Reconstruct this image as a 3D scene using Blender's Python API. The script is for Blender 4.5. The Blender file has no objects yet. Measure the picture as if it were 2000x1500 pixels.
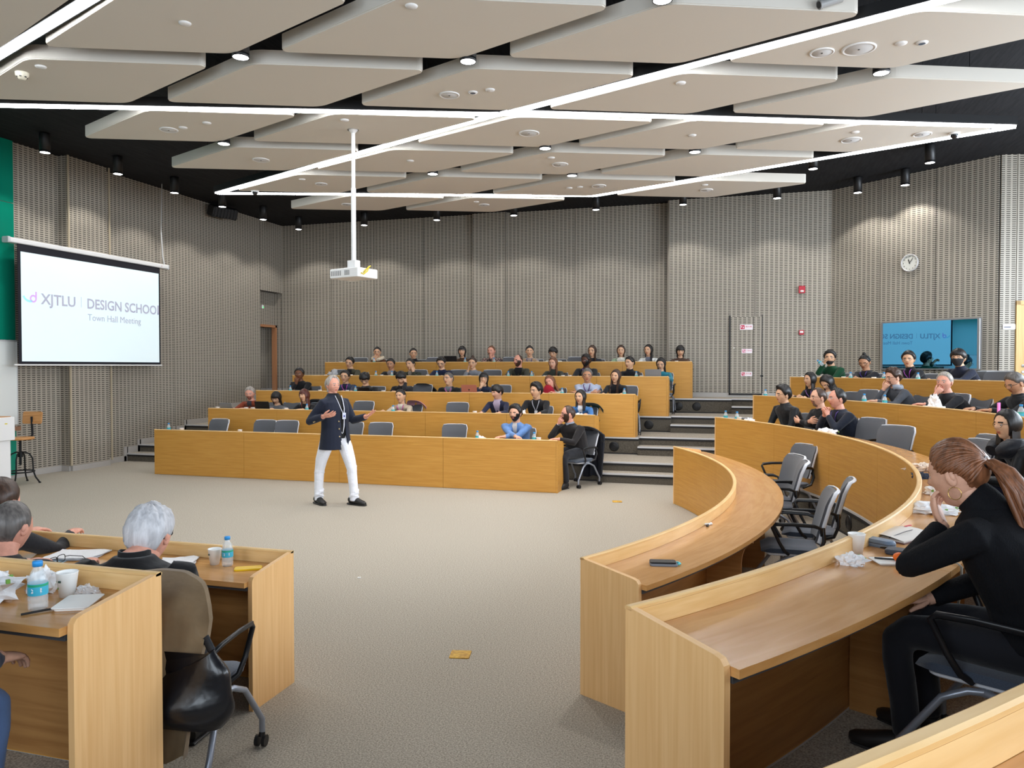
import bpy, math, random
import numpy as np
from mathutils import Vector, Matrix, noise
R_ = math.radians
SC = bpy.context.scene
COL = SC.collection
random.seed(7)

# ------------------------------------------------------------------ camera, world, light
# room frame: x runs from the teaching wall towards the curved seats, y along it, z up, metres
CAM = Vector((6.485, -7.355, 1.85))
cd = bpy.data.cameras.new('camera'); cam = bpy.data.objects.new('camera', cd); COL.objects.link(cam)
cam.location = CAM; cam.rotation_euler = (R_(90-1.277), 0, R_(16.3))
cd.sensor_width = 36; cd.sensor_fit = 'HORIZONTAL'; cd.lens = 36*1480/2000; cd.clip_start = 0.05
SC.camera = cam
wd = bpy.data.worlds.new('world'); SC.world = wd; wd.use_nodes = True
wd.node_tree.nodes['Background'].inputs[0].default_value = (.62, .74, .9, 1)
wd.node_tree.nodes['Background'].inputs[1].default_value = 0.6
SC.view_settings.view_transform = 'Standard'; SC.view_settings.look = 'None'
SC.view_settings.exposure = 0.0; SC.view_settings.gamma = 1.0; SC.view_settings.use_curve_mapping = False
cy = SC.cycles
cy.use_denoising = True; cy.max_bounces = 6; cy.diffuse_bounces = 4; cy.glossy_bounces = 3
cy.transmission_bounces = 4; cy.transparent_max_bounces = 8; cy.caustics_reflective = False; cy.caustics_refractive = False
cy.sample_clamp_indirect = 6; cy.use_adaptive_sampling = True

def area(name, loc, size, power, color, rot):
    l = bpy.data.lights.new(name, 'AREA'); l.shape = 'RECTANGLE'; l.size, l.size_y = size
    l.energy = power; l.color = color
    o = bpy.data.objects.new(name, l); COL.objects.link(o); o.location = loc; o.rotation_euler = rot
    return o
LW_NEAR, LW_RIGHT = 150, 230
DAY = (.80, .90, 1.0)
for wx in (2.2, 5.8, 9.4):      # daylight through the windows of the wall behind the photographer
    area('window_daylight', (wx, -10.05, 3.1), (2.9, 2.6), LW_NEAR, DAY, (R_(90), 0, 0))
for wy in (-6.5, -2.8, .9, 4.6):  # and of the far right wall
    area('window_daylight', (13.25, wy, 3.2), (2.9, 2.4), (LW_RIGHT if wy < 4 else 420), DAY, (R_(90), 0, R_(90)))
SPOT_W, SPOT_G = 84, 150
LED = 32.0

# ------------------------------------------------------------------ materials
def lin(c):
    return tuple(((v/255)/12.92 if v/255 <= .04045 else ((v/255+.055)/1.055)**2.4) for v in c) + (1,)
MC = {}
def mat(name, c=(128, 128, 128), rough=.6, metal=0, c2=None, scale=(8, 8, 8), detail=3, bump=0, bdist=.01, coord='Object',
        emit=0, alpha=1, spec=.5, trans=0, sheen=0, coat=0, ramp=(.35, .65), bscale=None, dist=0):
    if name in MC: return MC[name]
    m = bpy.data.materials.new(name); m.use_nodes = True; MC[name] = m
    nt = m.node_tree; N = nt.nodes; Lk = nt.links; b = N['Principled BSDF']
    b.inputs['Base Color'].default_value = lin(c); b.inputs['Roughness'].default_value = rough
    b.inputs['Metallic'].default_value = metal; b.inputs['Alpha'].default_value = alpha
    b.inputs['Specular IOR Level'].default_value = spec; b.inputs['Transmission Weight'].default_value = trans
    if sheen: b.inputs['Sheen Weight'].default_value = sheen
    if coat: b.inputs['Coat Weight'].default_value = coat; b.inputs['Coat Roughness'].default_value = .08
    if emit:
        b.inputs['Emission Color'].default_value = lin(c); b.inputs['Emission Strength'].default_value = emit
    if c2 or bump:
        tc = N.new('ShaderNodeTexCoord'); mp = N.new('ShaderNodeMapping'); nz = N.new('ShaderNodeTexNoise')
        mp.inputs['Scale'].default_value = scale; nz.inputs['Scale'].default_value = 1; nz.inputs['Detail'].default_value = detail
        nz.inputs['Distortion'].default_value = dist
        Lk.new(tc.outputs[coord], mp.inputs[0]); Lk.new(mp.outputs[0], nz.inputs['Vector'])
        if c2:
            r = N.new('ShaderNodeValToRGB'); r.color_ramp.elements[0].color = lin(c); r.color_ramp.elements[1].color = lin(c2)
            r.color_ramp.elements[0].position = ramp[0]; r.color_ramp.elements[1].position = ramp[1]
            Lk.new(nz.outputs['Fac'], r.inputs[0]); Lk.new(r.outputs[0], b.inputs['Base Color'])
        if bump:
            bp = N.new('ShaderNodeBump'); bp.inputs['Strength'].default_value = bump; bp.inputs['Distance'].default_value = bdist
            src = nz
            if bscale:
                mp2 = N.new('ShaderNodeMapping'); mp2.inputs['Scale'].default_value = bscale; src = N.new('ShaderNodeTexNoise')
                src.inputs['Scale'].default_value = 1; src.inputs['Detail'].default_value = 2
                Lk.new(tc.outputs[coord], mp2.inputs[0]); Lk.new(mp2.outputs[0], src.inputs['Vector'])
            Lk.new(src.outputs['Fac'], bp.inputs['Height']); Lk.new(bp.outputs[0], b.inputs['Normal'])
    return m

def perforated(name, c, cdark):
    """timber-look acoustic panel with rows of slots milled through it (UV in metres)"""
    m = bpy.data.materials.new(name); m.use_nodes = True; nt = m.node_tree; N = nt.nodes; Lk = nt.links
    b = N['Principled BSDF']; b.inputs['Roughness'].default_value = .55
    def mth(op, a, bb=None, cc=None):
        n = N.new('ShaderNodeMath'); n.operation = op
        for i, v in enumerate((a, bb, cc)):
            if v is None: continue
            if isinstance(v, (int, float)): n.inputs[i].default_value = v
            else: Lk.new(v, n.inputs[i])
        return n.outputs[0]
    tc = N.new('ShaderNodeTexCoord'); sp = N.new('ShaderNodeSeparateXYZ'); Lk.new(tc.outputs['UV'], sp.inputs[0])
    u, v = sp.outputs[0], sp.outputs[1]
    fu = mth('ABSOLUTE', mth('SUBTRACT', mth('FRACT', mth('DIVIDE', u, .0965)), .5))
    fv = mth('ABSOLUTE', mth('SUBTRACT', mth('FRACT', mth('DIVIDE', v, .0368)), .5))
    hole = mth('MULTIPLY', mth('LESS_THAN', fu, .335), mth('LESS_THAN', fv, .175))
    nz = N.new('ShaderNodeTexNoise'); mp = N.new('ShaderNodeMapping'); mp.inputs['Scale'].default_value = (3, 60, 1)
    nz.inputs['Detail'].default_value = 2; nz.inputs['Scale'].default_value = 1
    Lk.new(tc.outputs['UV'], mp.inputs[0]); Lk.new(mp.outputs[0], nz.inputs['Vector'])
    mx = N.new('ShaderNodeMix'); mx.data_type = 'RGBA'; mx.inputs[6].default_value = lin(c)
    mx.inputs[7].default_value = lin(tuple(max(0, k-14) for k in c)); Lk.new(nz.outputs['Fac'], mx.inputs[0])
    m2 = N.new('ShaderNodeMix'); m2.data_type = 'RGBA'; m2.inputs[7].default_value = lin(cdark)
    Lk.new(mx.outputs[2], m2.inputs[6]); Lk.new(hole, m2.inputs[0]); Lk.new(m2.outputs[2], b.inputs['Base Color'])
    Lk.new(mth('MULTIPLY_ADD', hole, .4, .5), b.inputs['Roughness'])
    bp = N.new('ShaderNodeBump'); bp.inputs['Strength'].default_value = .5; bp.inputs['Distance'].default_value = .01; bp.invert = True
    Lk.new(hole, bp.inputs['Height']); Lk.new(bp.outputs[0], b.inputs['Normal'])
    MC[name] = m; return m

M_PANEL = perforated('perforated_panel', (174, 166, 153), (50, 45, 41))
M_PTRIM = mat('panel_trim', (186, 172, 148), .5)
M_FRONT = mat('oak_front', (206, 152, 72), .42, c2=(194, 138, 60), scale=(2.2, 55, 1), coord='UV', detail=4, dist=.6, spec=.4)
M_ENDP = mat('oak_end', (236, 190, 132), .42, c2=(226, 176, 116), scale=(55, 1.4, 1), coord='UV', detail=4, dist=.5, spec=.4)
M_RIM = mat('oak_rim', (234, 196, 138), .4, c2=(224, 182, 120), scale=(4, 40, 1), coord='UV', detail=3)
M_TOP = mat('oak_worktop', (206, 154, 94), .18, c2=(192, 138, 78), scale=(2.5, 22, 1), coord='UV', detail=4, dist=.8, spec=.5)
M_UNDER = mat('dark_metal_tray', (60, 60, 62), .5)
M_INNER = mat('oak_inner', (176, 126, 70), .45, c2=(158, 108, 56), scale=(2, 30, 1), coord='UV', detail=4, dist=.6)
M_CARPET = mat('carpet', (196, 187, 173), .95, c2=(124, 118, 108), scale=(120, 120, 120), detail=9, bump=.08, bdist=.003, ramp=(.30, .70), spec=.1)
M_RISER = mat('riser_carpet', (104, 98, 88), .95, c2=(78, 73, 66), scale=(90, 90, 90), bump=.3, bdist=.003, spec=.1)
M_NOSE = mat('aluminium_nosing', (206, 206, 208), .4, metal=.3)
M_RUBBER = mat('black_rubber', (22, 22, 24), .7)
M_BASE = mat('grey_baseboard', (176, 172, 168), .45)
M_BLACKC = mat('black_ceiling', (34, 34, 37), .85, c2=(22, 22, 25), scale=(30, 3, 1), spec=.2)
M_DIAM = mat('ceiling_panel', (216, 210, 200), .8, bump=.06, scale=(120, 120, 120), spec=.25)
M_WHITE = mat('white_plastic', (232, 232, 232), .4)
M_BLACK = mat('black_plastic', (20, 20, 22), .45)
M_GREYW = mat('grey_plaster', (200, 200, 198), .8)

# ------------------------------------------------------------------ mesh building
class MB:
    def __init__(s): s.v = []; s.f = []; s.mi = []; s.sm = []; s.uv = []; s.T = None
    def add(s, vs, fs, mi=0, sm=False, uvs=None):
        o = len(s.v)
        s.v += [tuple(s.T @ Vector(p)) if s.T is not None else tuple(p) for p in vs]
        for k, f in enumerate(fs):
            s.f.append([o+i for i in f]); s.mi.append(mi); s.sm.append(sm); s.uv.append(uvs[k] if uvs else None)
    def box(s, a, b, mi=0):
        x0, y0, z0 = a; x1, y1, z1 = b
        s.add([(x0,y0,z0),(x1,y0,z0),(x1,y1,z0),(x0,y1,z0),(x0,y0,z1),(x1,y0,z1),(x1,y1,z1),(x0,y1,z1)],
              [(0,3,2,1),(4,5,6,7),(0,1,5,4),(1,2,6,5),(2,3,7,6),(3,0,4,7)], mi)
    def cbox(s, c, d, rot=0, mi=0):
        T = s.T; M = Matrix.Translation(c) @ Matrix.Rotation(rot, 4, 'Z'); s.T = M if T is None else T @ M
        s.box((-d[0]/2,-d[1]/2,-d[2]/2), (d[0]/2,d[1]/2,d[2]/2), mi); s.T = T
    def rbox(s, c, d, r=.01, mi=0, axis='z', n=4, rot=None):
        """box with rounded corners in the plane across axis, small chamfer on the faces"""
        a, b, h = {'z': (0,1,2), 'y': (0,2,1), 'x': (1,2,0)}[axis]
        w, l, t = d[a]/2, d[b]/2, d[h]/2; ch = min(r*.35, t*.5)
        ring = []
        for qx, qy, a0 in ((1,1,0),(-1,1,90),(-1,-1,180),(1,-1,270)):
            for k in range(n+1):
                an = R_(a0+90*k/n); ring.append((qx*(w-r)+r*math.cos(an), qy*(l-r)+r*math.sin(an)))
        rows = [(.0, -t, ch), (0, -t+ch, 0), (0, t-ch, 0), (0, t, ch)]; vs = []
        for _, z, inset in rows:
            for x, y in ring:
                k = 1-inset/max(w, l); p = [0,0,0]; p[a] = x*k; p[b] = y*k; p[h] = z; vs.append(p)
        m = len(ring); fs = []
        for i in range(3):
            for j in range(m): fs.append((i*m+j, i*m+(j+1)%m, (i+1)*m+(j+1)%m, (i+1)*m+j))
        fs.append(tuple(range(m-1,-1,-1))); fs.append(tuple(range(3*m, 4*m)))
        if axis == 'y': fs = [f[::-1] for f in fs]
        Rm = rot.to_4x4() if rot is not None else Matrix.Identity(4)
        M = Matrix.Translation(c) @ Rm
        s.add([tuple(M @ Vector(p)) for p in vs], fs, mi)
    def prism(s, poly, z0, z1, mi=0, mtop=None, msm=False):
        n = len(poly); vs = [(x,y,z0) for x,y in poly]+[(x,y,z1) for x,y in poly]
        s.add(vs, [tuple(range(n-1,-1,-1))], mi); s.add(vs, [tuple(range(n,2*n))], mi if mtop is None else mtop)
        L = 0; fs = []; uvs = []
        for i in range(n):
            j = (i+1)%n; d = math.dist(poly[i], poly[j])
            fs.append((i,j,n+j,n+i)); uvs.append([(L,z0),(L+d,z0),(L+d,z1),(L,z1)]); L += d
        s.add(vs, fs, mi, msm, uvs)
    def tube(s, path, rad, n=8, mi=0, caps=True, closed=False, flat=1.0):
        P = [Vector(p) for p in path]; m = len(P)
        if not hasattr(rad, '__len__'): rad = [rad]*m
        vs = []; up = None
        for i, p in enumerate(P):
            if closed: t = P[(i+1)%m]-P[i-1]
            else: t = P[min(i+1,m-1)]-P[max(i-1,0)]
            t = t.normalized() if t.length > 1e-9 else Vector((0,0,1))
            if up is None: up = Vector((0,0,1)) if abs(t.z) < .9 else Vector((0,1,0))
            sd = t.cross(up); sd = sd.normalized() if sd.length > 1e-6 else t.orthogonal().normalized()
            up = sd.cross(t).normalized()
            r = rad[i]; ra, rb = (r if isinstance(r, tuple) else (r, r*flat))
            for k in range(n):
                an = 2*math.pi*k/n; vs.append(p + sd*math.cos(an)*ra + up*math.sin(an)*rb)
        fs = []
        for i in range(m if closed else m-1):
            j = (i+1)%m
            for k in range(n): fs.append((i*n+k, i*n+(k+1)%n, j*n+(k+1)%n, j*n+k))
        s.add(vs, fs, mi, True)
        if caps and not closed: s.add(vs, [tuple(range(n-1,-1,-1)), tuple(range((m-1)*n, m*n))], mi)
    def lathe(s, prof, c=(0,0,0), n=16, mi=0, sm=True, caps=True):
        vs = [(c[0]+r*math.cos(2*math.pi*k/n), c[1]+r*math.sin(2*math.pi*k/n), c[2]+z) for r, z in prof for k in range(n)]
        m = len(prof)
        s.add(vs, [(i*n+k, i*n+(k+1)%n, (i+1)*n+(k+1)%n, (i+1)*n+k) for i in range(m-1) for k in range(n)], mi, sm)
        if caps: s.add(vs, [tuple(range(n-1,-1,-1)), tuple(range((m-1)*n, m*n))], mi)
    def ball(s, c, r, n=10, m=7, mi=0):
        if not hasattr(r, '__len__'): r = (r,r,r)
        vs = [(c[0]+r[0]*math.sin(math.pi*i/m)*math.cos(2*math.pi*k/n), c[1]+r[1]*math.sin(math.pi*i/m)*math.sin(2*math.pi*k/n),
               c[2]-r[2]*math.cos(math.pi*i/m)) for i in range(1, m) for k in range(n)]
        vs += [(c[0],c[1],c[2]-r[2]), (c[0],c[1],c[2]+r[2])]; B = (m-1)*n
        fs = [(i*n+k, i*n+(k+1)%n, (i+1)*n+(k+1)%n, (i+1)*n+k) for i in range(m-2) for k in range(n)]
        fs += [(B, (k+1)%n, k) for k in range(n)] + [(B+1, (m-2)*n+k, (m-2)*n+(k+1)%n) for k in range(n)]
        s.add(vs, fs, mi, True)
    def grid(s, fn, nu, nv, mi=0, closeu=False, sm=True, uvs=False, mif=None):
        vs = [fn(i, j) for j in range(nv) for i in range(nu)]; fs = []; U = [] if uvs else None
        for j in range(nv-1):
            for i in range(nu if closeu else nu-1):
                k = (i+1)%nu; fs.append((j*nu+i, j*nu+k, (j+1)*nu+k, (j+1)*nu+i))
        if mif is None: s.add(vs, fs, mi, sm)
        else:
            o = len(s.v); s.add(vs, fs, mi, sm)
            for q in range(len(fs)): s.mi[len(s.f)-len(fs)+q] = mif(fs[q][0] % nu, fs[q][0]//nu)
    def weld(s):
        """tie every island to the nearest earlier surface so the body is one connected mesh"""
        n = len(s.v); par = list(range(n))
        def find(x):
            while par[x] != x: par[x] = par[par[x]]; x = par[x]
            return x
        for f in s.f:
            r = find(f[0])
            for i in f[1:]:
                q = find(i)
                if q != r: par[q] = r
        g = {}
        for i in range(n): g.setdefault(find(i), []).append(i)
        used = set(i for f in s.f for i in f); isl = sorted((l for l in g.values() if l[0] in used or len(l) > 1), key=len, reverse=True)
        co = np.array(s.v); done = list(isl[0])
        rest = isl[1:]
        while rest:
            best = None; D = co[done]
            for q, l in enumerate(rest):
                d = ((co[l][:, None, :]-D[None, ::3, :])**2).sum(2); k = d.argmin(); i, j = divmod(k, d.shape[1])
                if best is None or d[i, j] < best[0]: best = (d[i, j], q, l[i], done[::3][j])
            _, q, i, j = best; l = rest.pop(q); k = next((f[(f.index(i)+1) % len(f)] for f in s.f if i in f), None)
            if k is not None: s.f.append([i, k, j]); s.mi.append(0); s.sm.append(True); s.uv.append(None)
            done = done+l
    def mesh(s, name, mats):
        me = bpy.data.meshes.new(name); me.from_pydata(s.v, [], s.f)
        for m in (mats if isinstance(mats, (list, tuple)) else [mats]): me.materials.append(m)
        me.polygons.foreach_set('material_index', s.mi); me.polygons.foreach_set('use_smooth', s.sm)
        uvl = me.uv_layers.new(name='UV'); co = s.v; dat = []
        for f, uv in zip(s.f, s.uv):
            if uv: dat += [c for p in uv for c in p]; continue
            a, b, c = (Vector(co[f[i]]) for i in (0, 1, 2)); nn = (b-a).cross(c-b)
            if len(f) > 4: 
                d = Vector(co[f[3]]); nn += (c-b).cross(d-c)
            ax, ay, az = abs(nn.x), abs(nn.y), abs(nn.z)
            if az > ax and az > ay: dat += [w for i in f for w in (co[i][0], co[i][1])]
            else:
                L = math.hypot(nn.x, nn.y) or 1; tx, ty = -nn.y/L, nn.x/L
                if abs(tx) > abs(ty) and tx < 0 or abs(ty) >= abs(tx) and ty < 0: tx, ty = -tx, -ty
                dat += [w for i in f for w in (co[i][0]*tx+co[i][1]*ty, co[i][2])]
        uvl.data.foreach_set('uv', dat); me.update(); return me

def ob(name, mb, mats, parent=None, loc=None, rz=None):
    me = mb.mesh(name, mats) if isinstance(mb, MB) else mb
    o = bpy.data.objects.new(name, me); COL.objects.link(o)
    if parent: o.parent = parent
    if loc: o.location = loc
    if rz is not None: o.rotation_euler = (0, 0, rz)
    return o
def tag(o, label=None, cat=None, group=None, kind=None):
    if label: o['label'] = label
    if cat: o['category'] = cat
    if group: o['group'] = group
    if kind: o['kind'] = kind
    return o
def thing(name, label, cat, loc=(0,0,0), rz=0, group=None):
    o = bpy.data.objects.new(name, None); COL.objects.link(o); o.empty_display_size = .1
    o.location = loc; o.rotation_euler = (0, 0, rz); return tag(o, label, cat, group)
def dup(root, loc, rz, label=None, group=None):
    r = root.copy(); COL.objects.link(r); r.location = loc; r.rotation_euler = (0, 0, rz)
    if label: r['label'] = label
    if group: r['group'] = group
    for ch in root.children:
        c = ch.copy(); COL.objects.link(c); c.parent = r
        for g in ch.children:
            d = g.copy(); COL.objects.link(d); d.parent = c
    return r
def struct(name, mb, mats, parent=None):
    o = ob(name, mb, mats, parent)
    if parent is None: o['kind'] = 'structure'
    return o
WORK = bpy.data.scenes.new('workbench')      # empty scene in which modifiers and text are evaluated; removed at the end
def evaluated(o):
    WORK.collection.objects.link(o); vl = WORK.view_layers[0]; vl.update()
    me = bpy.data.meshes.new_from_object(o.evaluated_get(vl.depsgraph)); bpy.data.objects.remove(o); return me
def remesh(mb, voxel, it=4, fac=.5):
    me = mb.mesh('tmp', []); o = bpy.data.objects.new('tmp', me)
    r = o.modifiers.new('r', 'REMESH'); r.mode = 'VOXEL'; r.voxel_size = voxel; r.use_smooth_shade = True
    if it:
        s = o.modifiers.new('s', 'SMOOTH'); s.iterations = it; s.factor = fac
    out = evaluated(o); bpy.data.meshes.remove(me); return out
def text(name, body, size, m, parent, loc, rot, bold=0, align='LEFT', width=None, ext=.0008):
    c = bpy.data.curves.new(name, 'FONT'); c.body = body; c.size = size; c.extrude = ext; c.offset = bold; c.align_x = align
    c.resolution_u = 3; me = evaluated(bpy.data.objects.new(name, c)); bpy.data.curves.remove(c)
    xs = [v.co.x for v in me.vertices]
    if width and xs:
        k = width/max(1e-6, max(xs)-min(xs))
        for v in me.vertices: v.co.x *= k
    me.materials.clear(); me.materials.append(m)
    return ob(name, me, None, parent, loc) if rot is None else _rot(ob(name, me, None, parent, loc), rot)
def _rot(o, r): o.rotation_euler = r; return o
# ------------------------------------------------------------------ the setting: floor, tiers, walls, ceiling
T = .298; XW, XE, YN, YS, ZC = -5.03, 13.4, 10.3, -10.2, 5.58
ROWY = [3.46, 4.81, 6.16, 7.51, 8.86]; ROWR = [6.49, 7.865, 9.24, 10.6]
XEND = [4.02, 4.33, 4.81, 5.27, 5.65]; XBEG = [-3.12, -3.08, -2.97, -2.97, -2.94]
f = MB(); f.box((XW, YS, -.1), (XE, YN, 0)); struct('floor', f, M_CARPET)
def ribbon(mb, path, o0, o1, z0, z1, mi=0):
    P = [Vector((x, y)) for x, y in path]; n = len(P); N = []
    for i in range(n):
        t = (P[min(i+1, n-1)]-P[max(i-1, 0)]).normalized(); N.append(Vector((t.y, -t.x)))
    poly = [tuple(P[i]+N[i]*o0) for i in range(n)] + [tuple(P[i]+N[i]*o1) for i in reversed(range(n))]
    vs = []; fs = []
    for i in range(n):
        a, b = P[i]+N[i]*o0, P[i]+N[i]*o1
        vs += [(a.x,a.y,z0),(b.x,b.y,z0),(b.x,b.y,z1),(a.x,a.y,z1)]
    for i in range(n-1):
        q, r = 4*i, 4*i+4
        for k in range(4): fs.append((q+k, q+(k+1)%4, r+(k+1)%4, r+k))
    fs += [(3,2,1,0), (4*n-4, 4*n-3, 4*n-2, 4*n-1)]
    mb.add(vs, [fc[::-1] for fc in fs], mi)
for k in (1, 2, 3, 4):
    z0, z1 = (k-1)*T, k*T; Y = ROWY[k]
    xs = XEND[k]+.06
    if k == 4: xs = 6.45
    left = [(XW, Y+.35), (XBEG[k]-.02, Y+.35), (XBEG[k]-.02, Y), (xs, Y), (xs, Y+.2)]
    if k < 4:
        Rr = ROWR[k]; yc = Y+.0; a1 = math.asin((yc+.2)/Rr); a2 = math.asin(yc/Rr)
        an = [a2-(2*a2)*i/60 for i in range(61)]
        arc = [(Rr*math.cos(t), Rr*math.sin(t)) for t in an]
        Yn = -(Y+.17)
        aisle = [(arc[0][0], Y+.2)] if k else []
        near = [(XEND[k]+.1, Yn+.17-.17)]
        path = left + aisle + arc + [(arc[-1][0], Yn), (XW, Yn)]
        out = [(XW, YS), (XE, YS), (XE, YN), (XW, YN)]
    else:
        path = left + [(9.8, Y+.2)]; out = [(9.8, YN), (XW, YN)]
    mb = MB(); mb.prism(path+out, z0, z1, 0, 1)
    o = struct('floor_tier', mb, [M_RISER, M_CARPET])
    mb = MB(); ribbon(mb, path, -.03, .012, z1-.022, z1+.003); ob('nosing', mb, M_NOSE, o)
    mb = MB(); ribbon(mb, path, 0, .009, z1-.055, z1-.024); ribbon(mb, path, 0, .007, z0, z0+.02) ; ob('rubber_strip', mb, M_RUBBER, o)
    # half steps in the aisles
    def halfstep(x0, x1, y0, y1, sy=1):
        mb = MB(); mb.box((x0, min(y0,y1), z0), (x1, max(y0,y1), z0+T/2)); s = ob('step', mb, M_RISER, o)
        mb = MB(); mb.box((x0, min(y0,y1), z0+T/2), (x1, max(y0,y1), z0+T/2+.004)); ob('tread', mb, M_CARPET, s)
        yf = y0; mb = MB(); mb.box((x0, min(yf-.012*sy, yf+.03*sy), z0+T/2-.02), (x1, max(yf-.012*sy, yf+.03*sy), z0+T/2+.007)); ob('nosing', mb, M_NOSE, s)
        mb = MB(); mb.box((x0, min(yf, yf-.008*sy), z0+T/2-.05), (x1, max(yf, yf-.008*sy), z0+T/2-.022)); ob('rubber_strip', mb, M_RUBBER, s)
    halfstep(xs, arc[0][0] if k < 4 else 9.7, Y-.12, Y+.2)
    halfstep(XW, XBEG[k]-.02, Y+.02, Y+.35)
    if k < 4: halfstep(XEND[k]+.1, arc[-1][0], -(Y+.17)+.3, -(Y+.17), -1)
# round ventilation grilles in the risers
def grille(x, y, z, ang):
    g = MB(); g.lathe([(.085,0),(.088,.006),(.08,.012),(.0,.012)], n=22, caps=False)
    for r in (.02,.04,.06): g.lathe([(r,.012),(r+.004,.016),(r+.008,.012)], n=18, caps=False)
    o = ob('floor_grille', g, M_BLACK); o.matrix_world = Matrix.Translation((x,y,z)) @ Matrix.Rotation(ang, 4, 'Z') @ Matrix.Rotation(R_(90), 4, 'X')
    return o
for lbl, x, y, z in (('black round ventilation grille low in the aisle riser beside the second row desk', 4.44, 6.16, .43),
                  ('black round ventilation grille in the aisle riser beside the third row desk', 4.81+.1, 7.51, .73),
                  ('left one of two black round grilles in the topmost aisle riser', 5.38, 8.86, 1.03),
                  ('right one of two black round grilles in the topmost aisle riser', 5.75, 8.86, 1.03)):
    tag(grille(x, y, z, 0), lbl, 'grille', 'round grilles in the aisle risers')
for lbl, d in (('black round grille in riser behind the farthest empty chair of the curved front row', 19.3),
               ('black round grille in riser behind the middle chairs of the curved front row', 14.4),
               ('black round grille in riser close behind the nearest chairs of the curved front row', 11.6)):
    a = R_(d); tag(grille(7.863*math.cos(a), 7.863*math.sin(a), .15, a-R_(90)), lbl, 'grille', 'round grilles behind the curved front row')

def wall(name, A, B, z0, z1, widths, base=None, flip=1, thick=.03):
    """backing plus separate perforated panels; A->B runs with the room on its right-hand side"""
    A = Vector(A); B = Vector(B); d = B-A; L = d.length; t = d/L; n = Vector((t.y, -t.x))
    def q(mb, u0, u1, o0, o1, za, zb):
        P = [A+t*u0+n*o0, A+t*u1+n*o0, A+t*u1+n*o1, A+t*u0+n*o1]
        vs = [(p.x,p.y,za) for p in P]+[(p.x,p.y,zb) for p in P]
        U = lambda a, b: [(a, za), (b, za), (b, zb), (a, zb)]
        mb.add(vs, [(0,1,2,3),(7,6,5,4),(1,0,4,5),(2,1,5,6),(3,2,6,7),(0,3,7,4)], 0, False,
               [[(0,0)]*4, [(0,0)]*4, U(u1,u0), U(u1,u1+o1-o0), U(u1,u0), U(0,o1-o0)])
    back = MB(); q(back, 0, L, -.2, 0, z0, z1); o = struct(name, back, M_BLACK)
    if isinstance(widths, int): widths = [L/widths]*widths
    u = 0
    for w in widths:
        zs = [(z0 + (base or 0), z1)]
        for za, zb in zs:
            mb = MB(); q(mb, u+.006, u+w-.006, .002, thick, za, zb); ob('panel', mb, M_PANEL, o)
        u += w
    if base:
        mb = MB(); q(mb, 0, L, .002, thick+.012, z0, z0+base-.004); ob('baseboard', mb, M_BASE, o)
    return o
K4 = 4*T
wall('wall_back', (XW, 10.28), (.37, 10.28), K4, ZC, [1.49, 1.22, 1.36, 1.3], .1)
wall('wall_back', (1.2, 10.28), (5.08, 10.28), K4, ZC, [1.69, 2.19], .1)
wall('wall_back', (.37, 10.28), (.37, 10.18), K4, ZC, 1, .1); wall('wall_back', (.37, 10.18), (1.2, 10.18), K4, ZC, 1, .1)
wall('wall_back', (1.2, 10.18), (1.2, 10.28), K4, ZC, 1, .1)
wall('wall_back', (5.08, 10.28), (5.08, 10.0), K4, ZC, 1, .1); wall('wall_back', (5.08, 10.0), (8.46, 9.97), K4, ZC, [1.84, 1.54], .1)
wall('wall_right', (8.46, 9.97), (10.97, 7.93), 3*T, ZC, 3, .1)
wall('wall_right', (10.97, 7.93), (XE, 8.36), 3*T, ZC, [.27, 1.1, 1.098], .1)
# left wall, its pier and the recess with the door
for y0, y1, x, nn in ((YS, 3.35, XW, 11), (4.2, 9.27, XW, [2.0, 1.6, 1.47])):
    o = wall('wall_left', (x, y0), (x, y1), 0, ZC, nn)
wall('wall_left', (XW, 3.35), (-4.82, 3.35), 0, ZC, 1, .1); wall('wall_left', (-4.82, 3.35), (-4.82, 4.2), 0, ZC, 1, .1)
wall('wall_left', (-4.82, 4.2), (XW, 4.2), 0, ZC, 1, .1)
wall('wall_left', (XW, 9.27), (XW, YN), 3.8, ZC, 1); wall('wall_back', (-5.8, YN-.02), (XW+.02, YN-.02), K4, 3.8, 1, .1)
wall('wall_left', (-5.28, 9.2), (-5.28, YN), 2.95, 3.85, 1); wall('wall_left', (-5.55, 9.2), (-5.55, YN), K4, 2.95, 1, .1)
mb = MB(); mb.box((-5.6, 9.22, K4), (XW-.01, 9.27, 3.8)); struct('wall_left', mb, M_PTRIM)
mb = MB(); mb.box((-4.79, 3.31, .1), (-4.765, 3.34, ZC)); mb.box((-4.79, 4.225, .1), (-4.765, 4.25, ZC)); struct('trim_1', mb, M_PTRIM)
d = thing('door_1', None, None, (-5.26, 9.28, K4)); d['kind'] = 'structure'
mb = MB(); mb.box((0, 0, 0), (.12, .06, 1.76)); mb.box((0, .86, 0), (.12, .92, 1.76)); mb.box((0, 0, 1.70), (.12, .92, 1.76)); ob('door_frame', mb, mat('door_oak', (176, 122, 84), .5), d)
mb = MB(); mb.box((.02, .06, 0), (.06, .16, 1.70)); ob('door_leaf', mb, mat('door_dark', (104, 58, 36), .5), d)
for z in (.3, .9, 1.4):
    mb = MB(); mb.box((.06, .055, z), (.075, .075, z+.1)); ob('hinge', mb, M_NOSE, d)
mb = MB()
for pa, z0 in (([(XW, YS), (XW, 3.35)], 0), ([(XW, 4.2), (XW, 4.81)], 0)):
    mb.box((XW+.03, pa[0][1], 0), (XW+.045, pa[1][1], .1))
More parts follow.
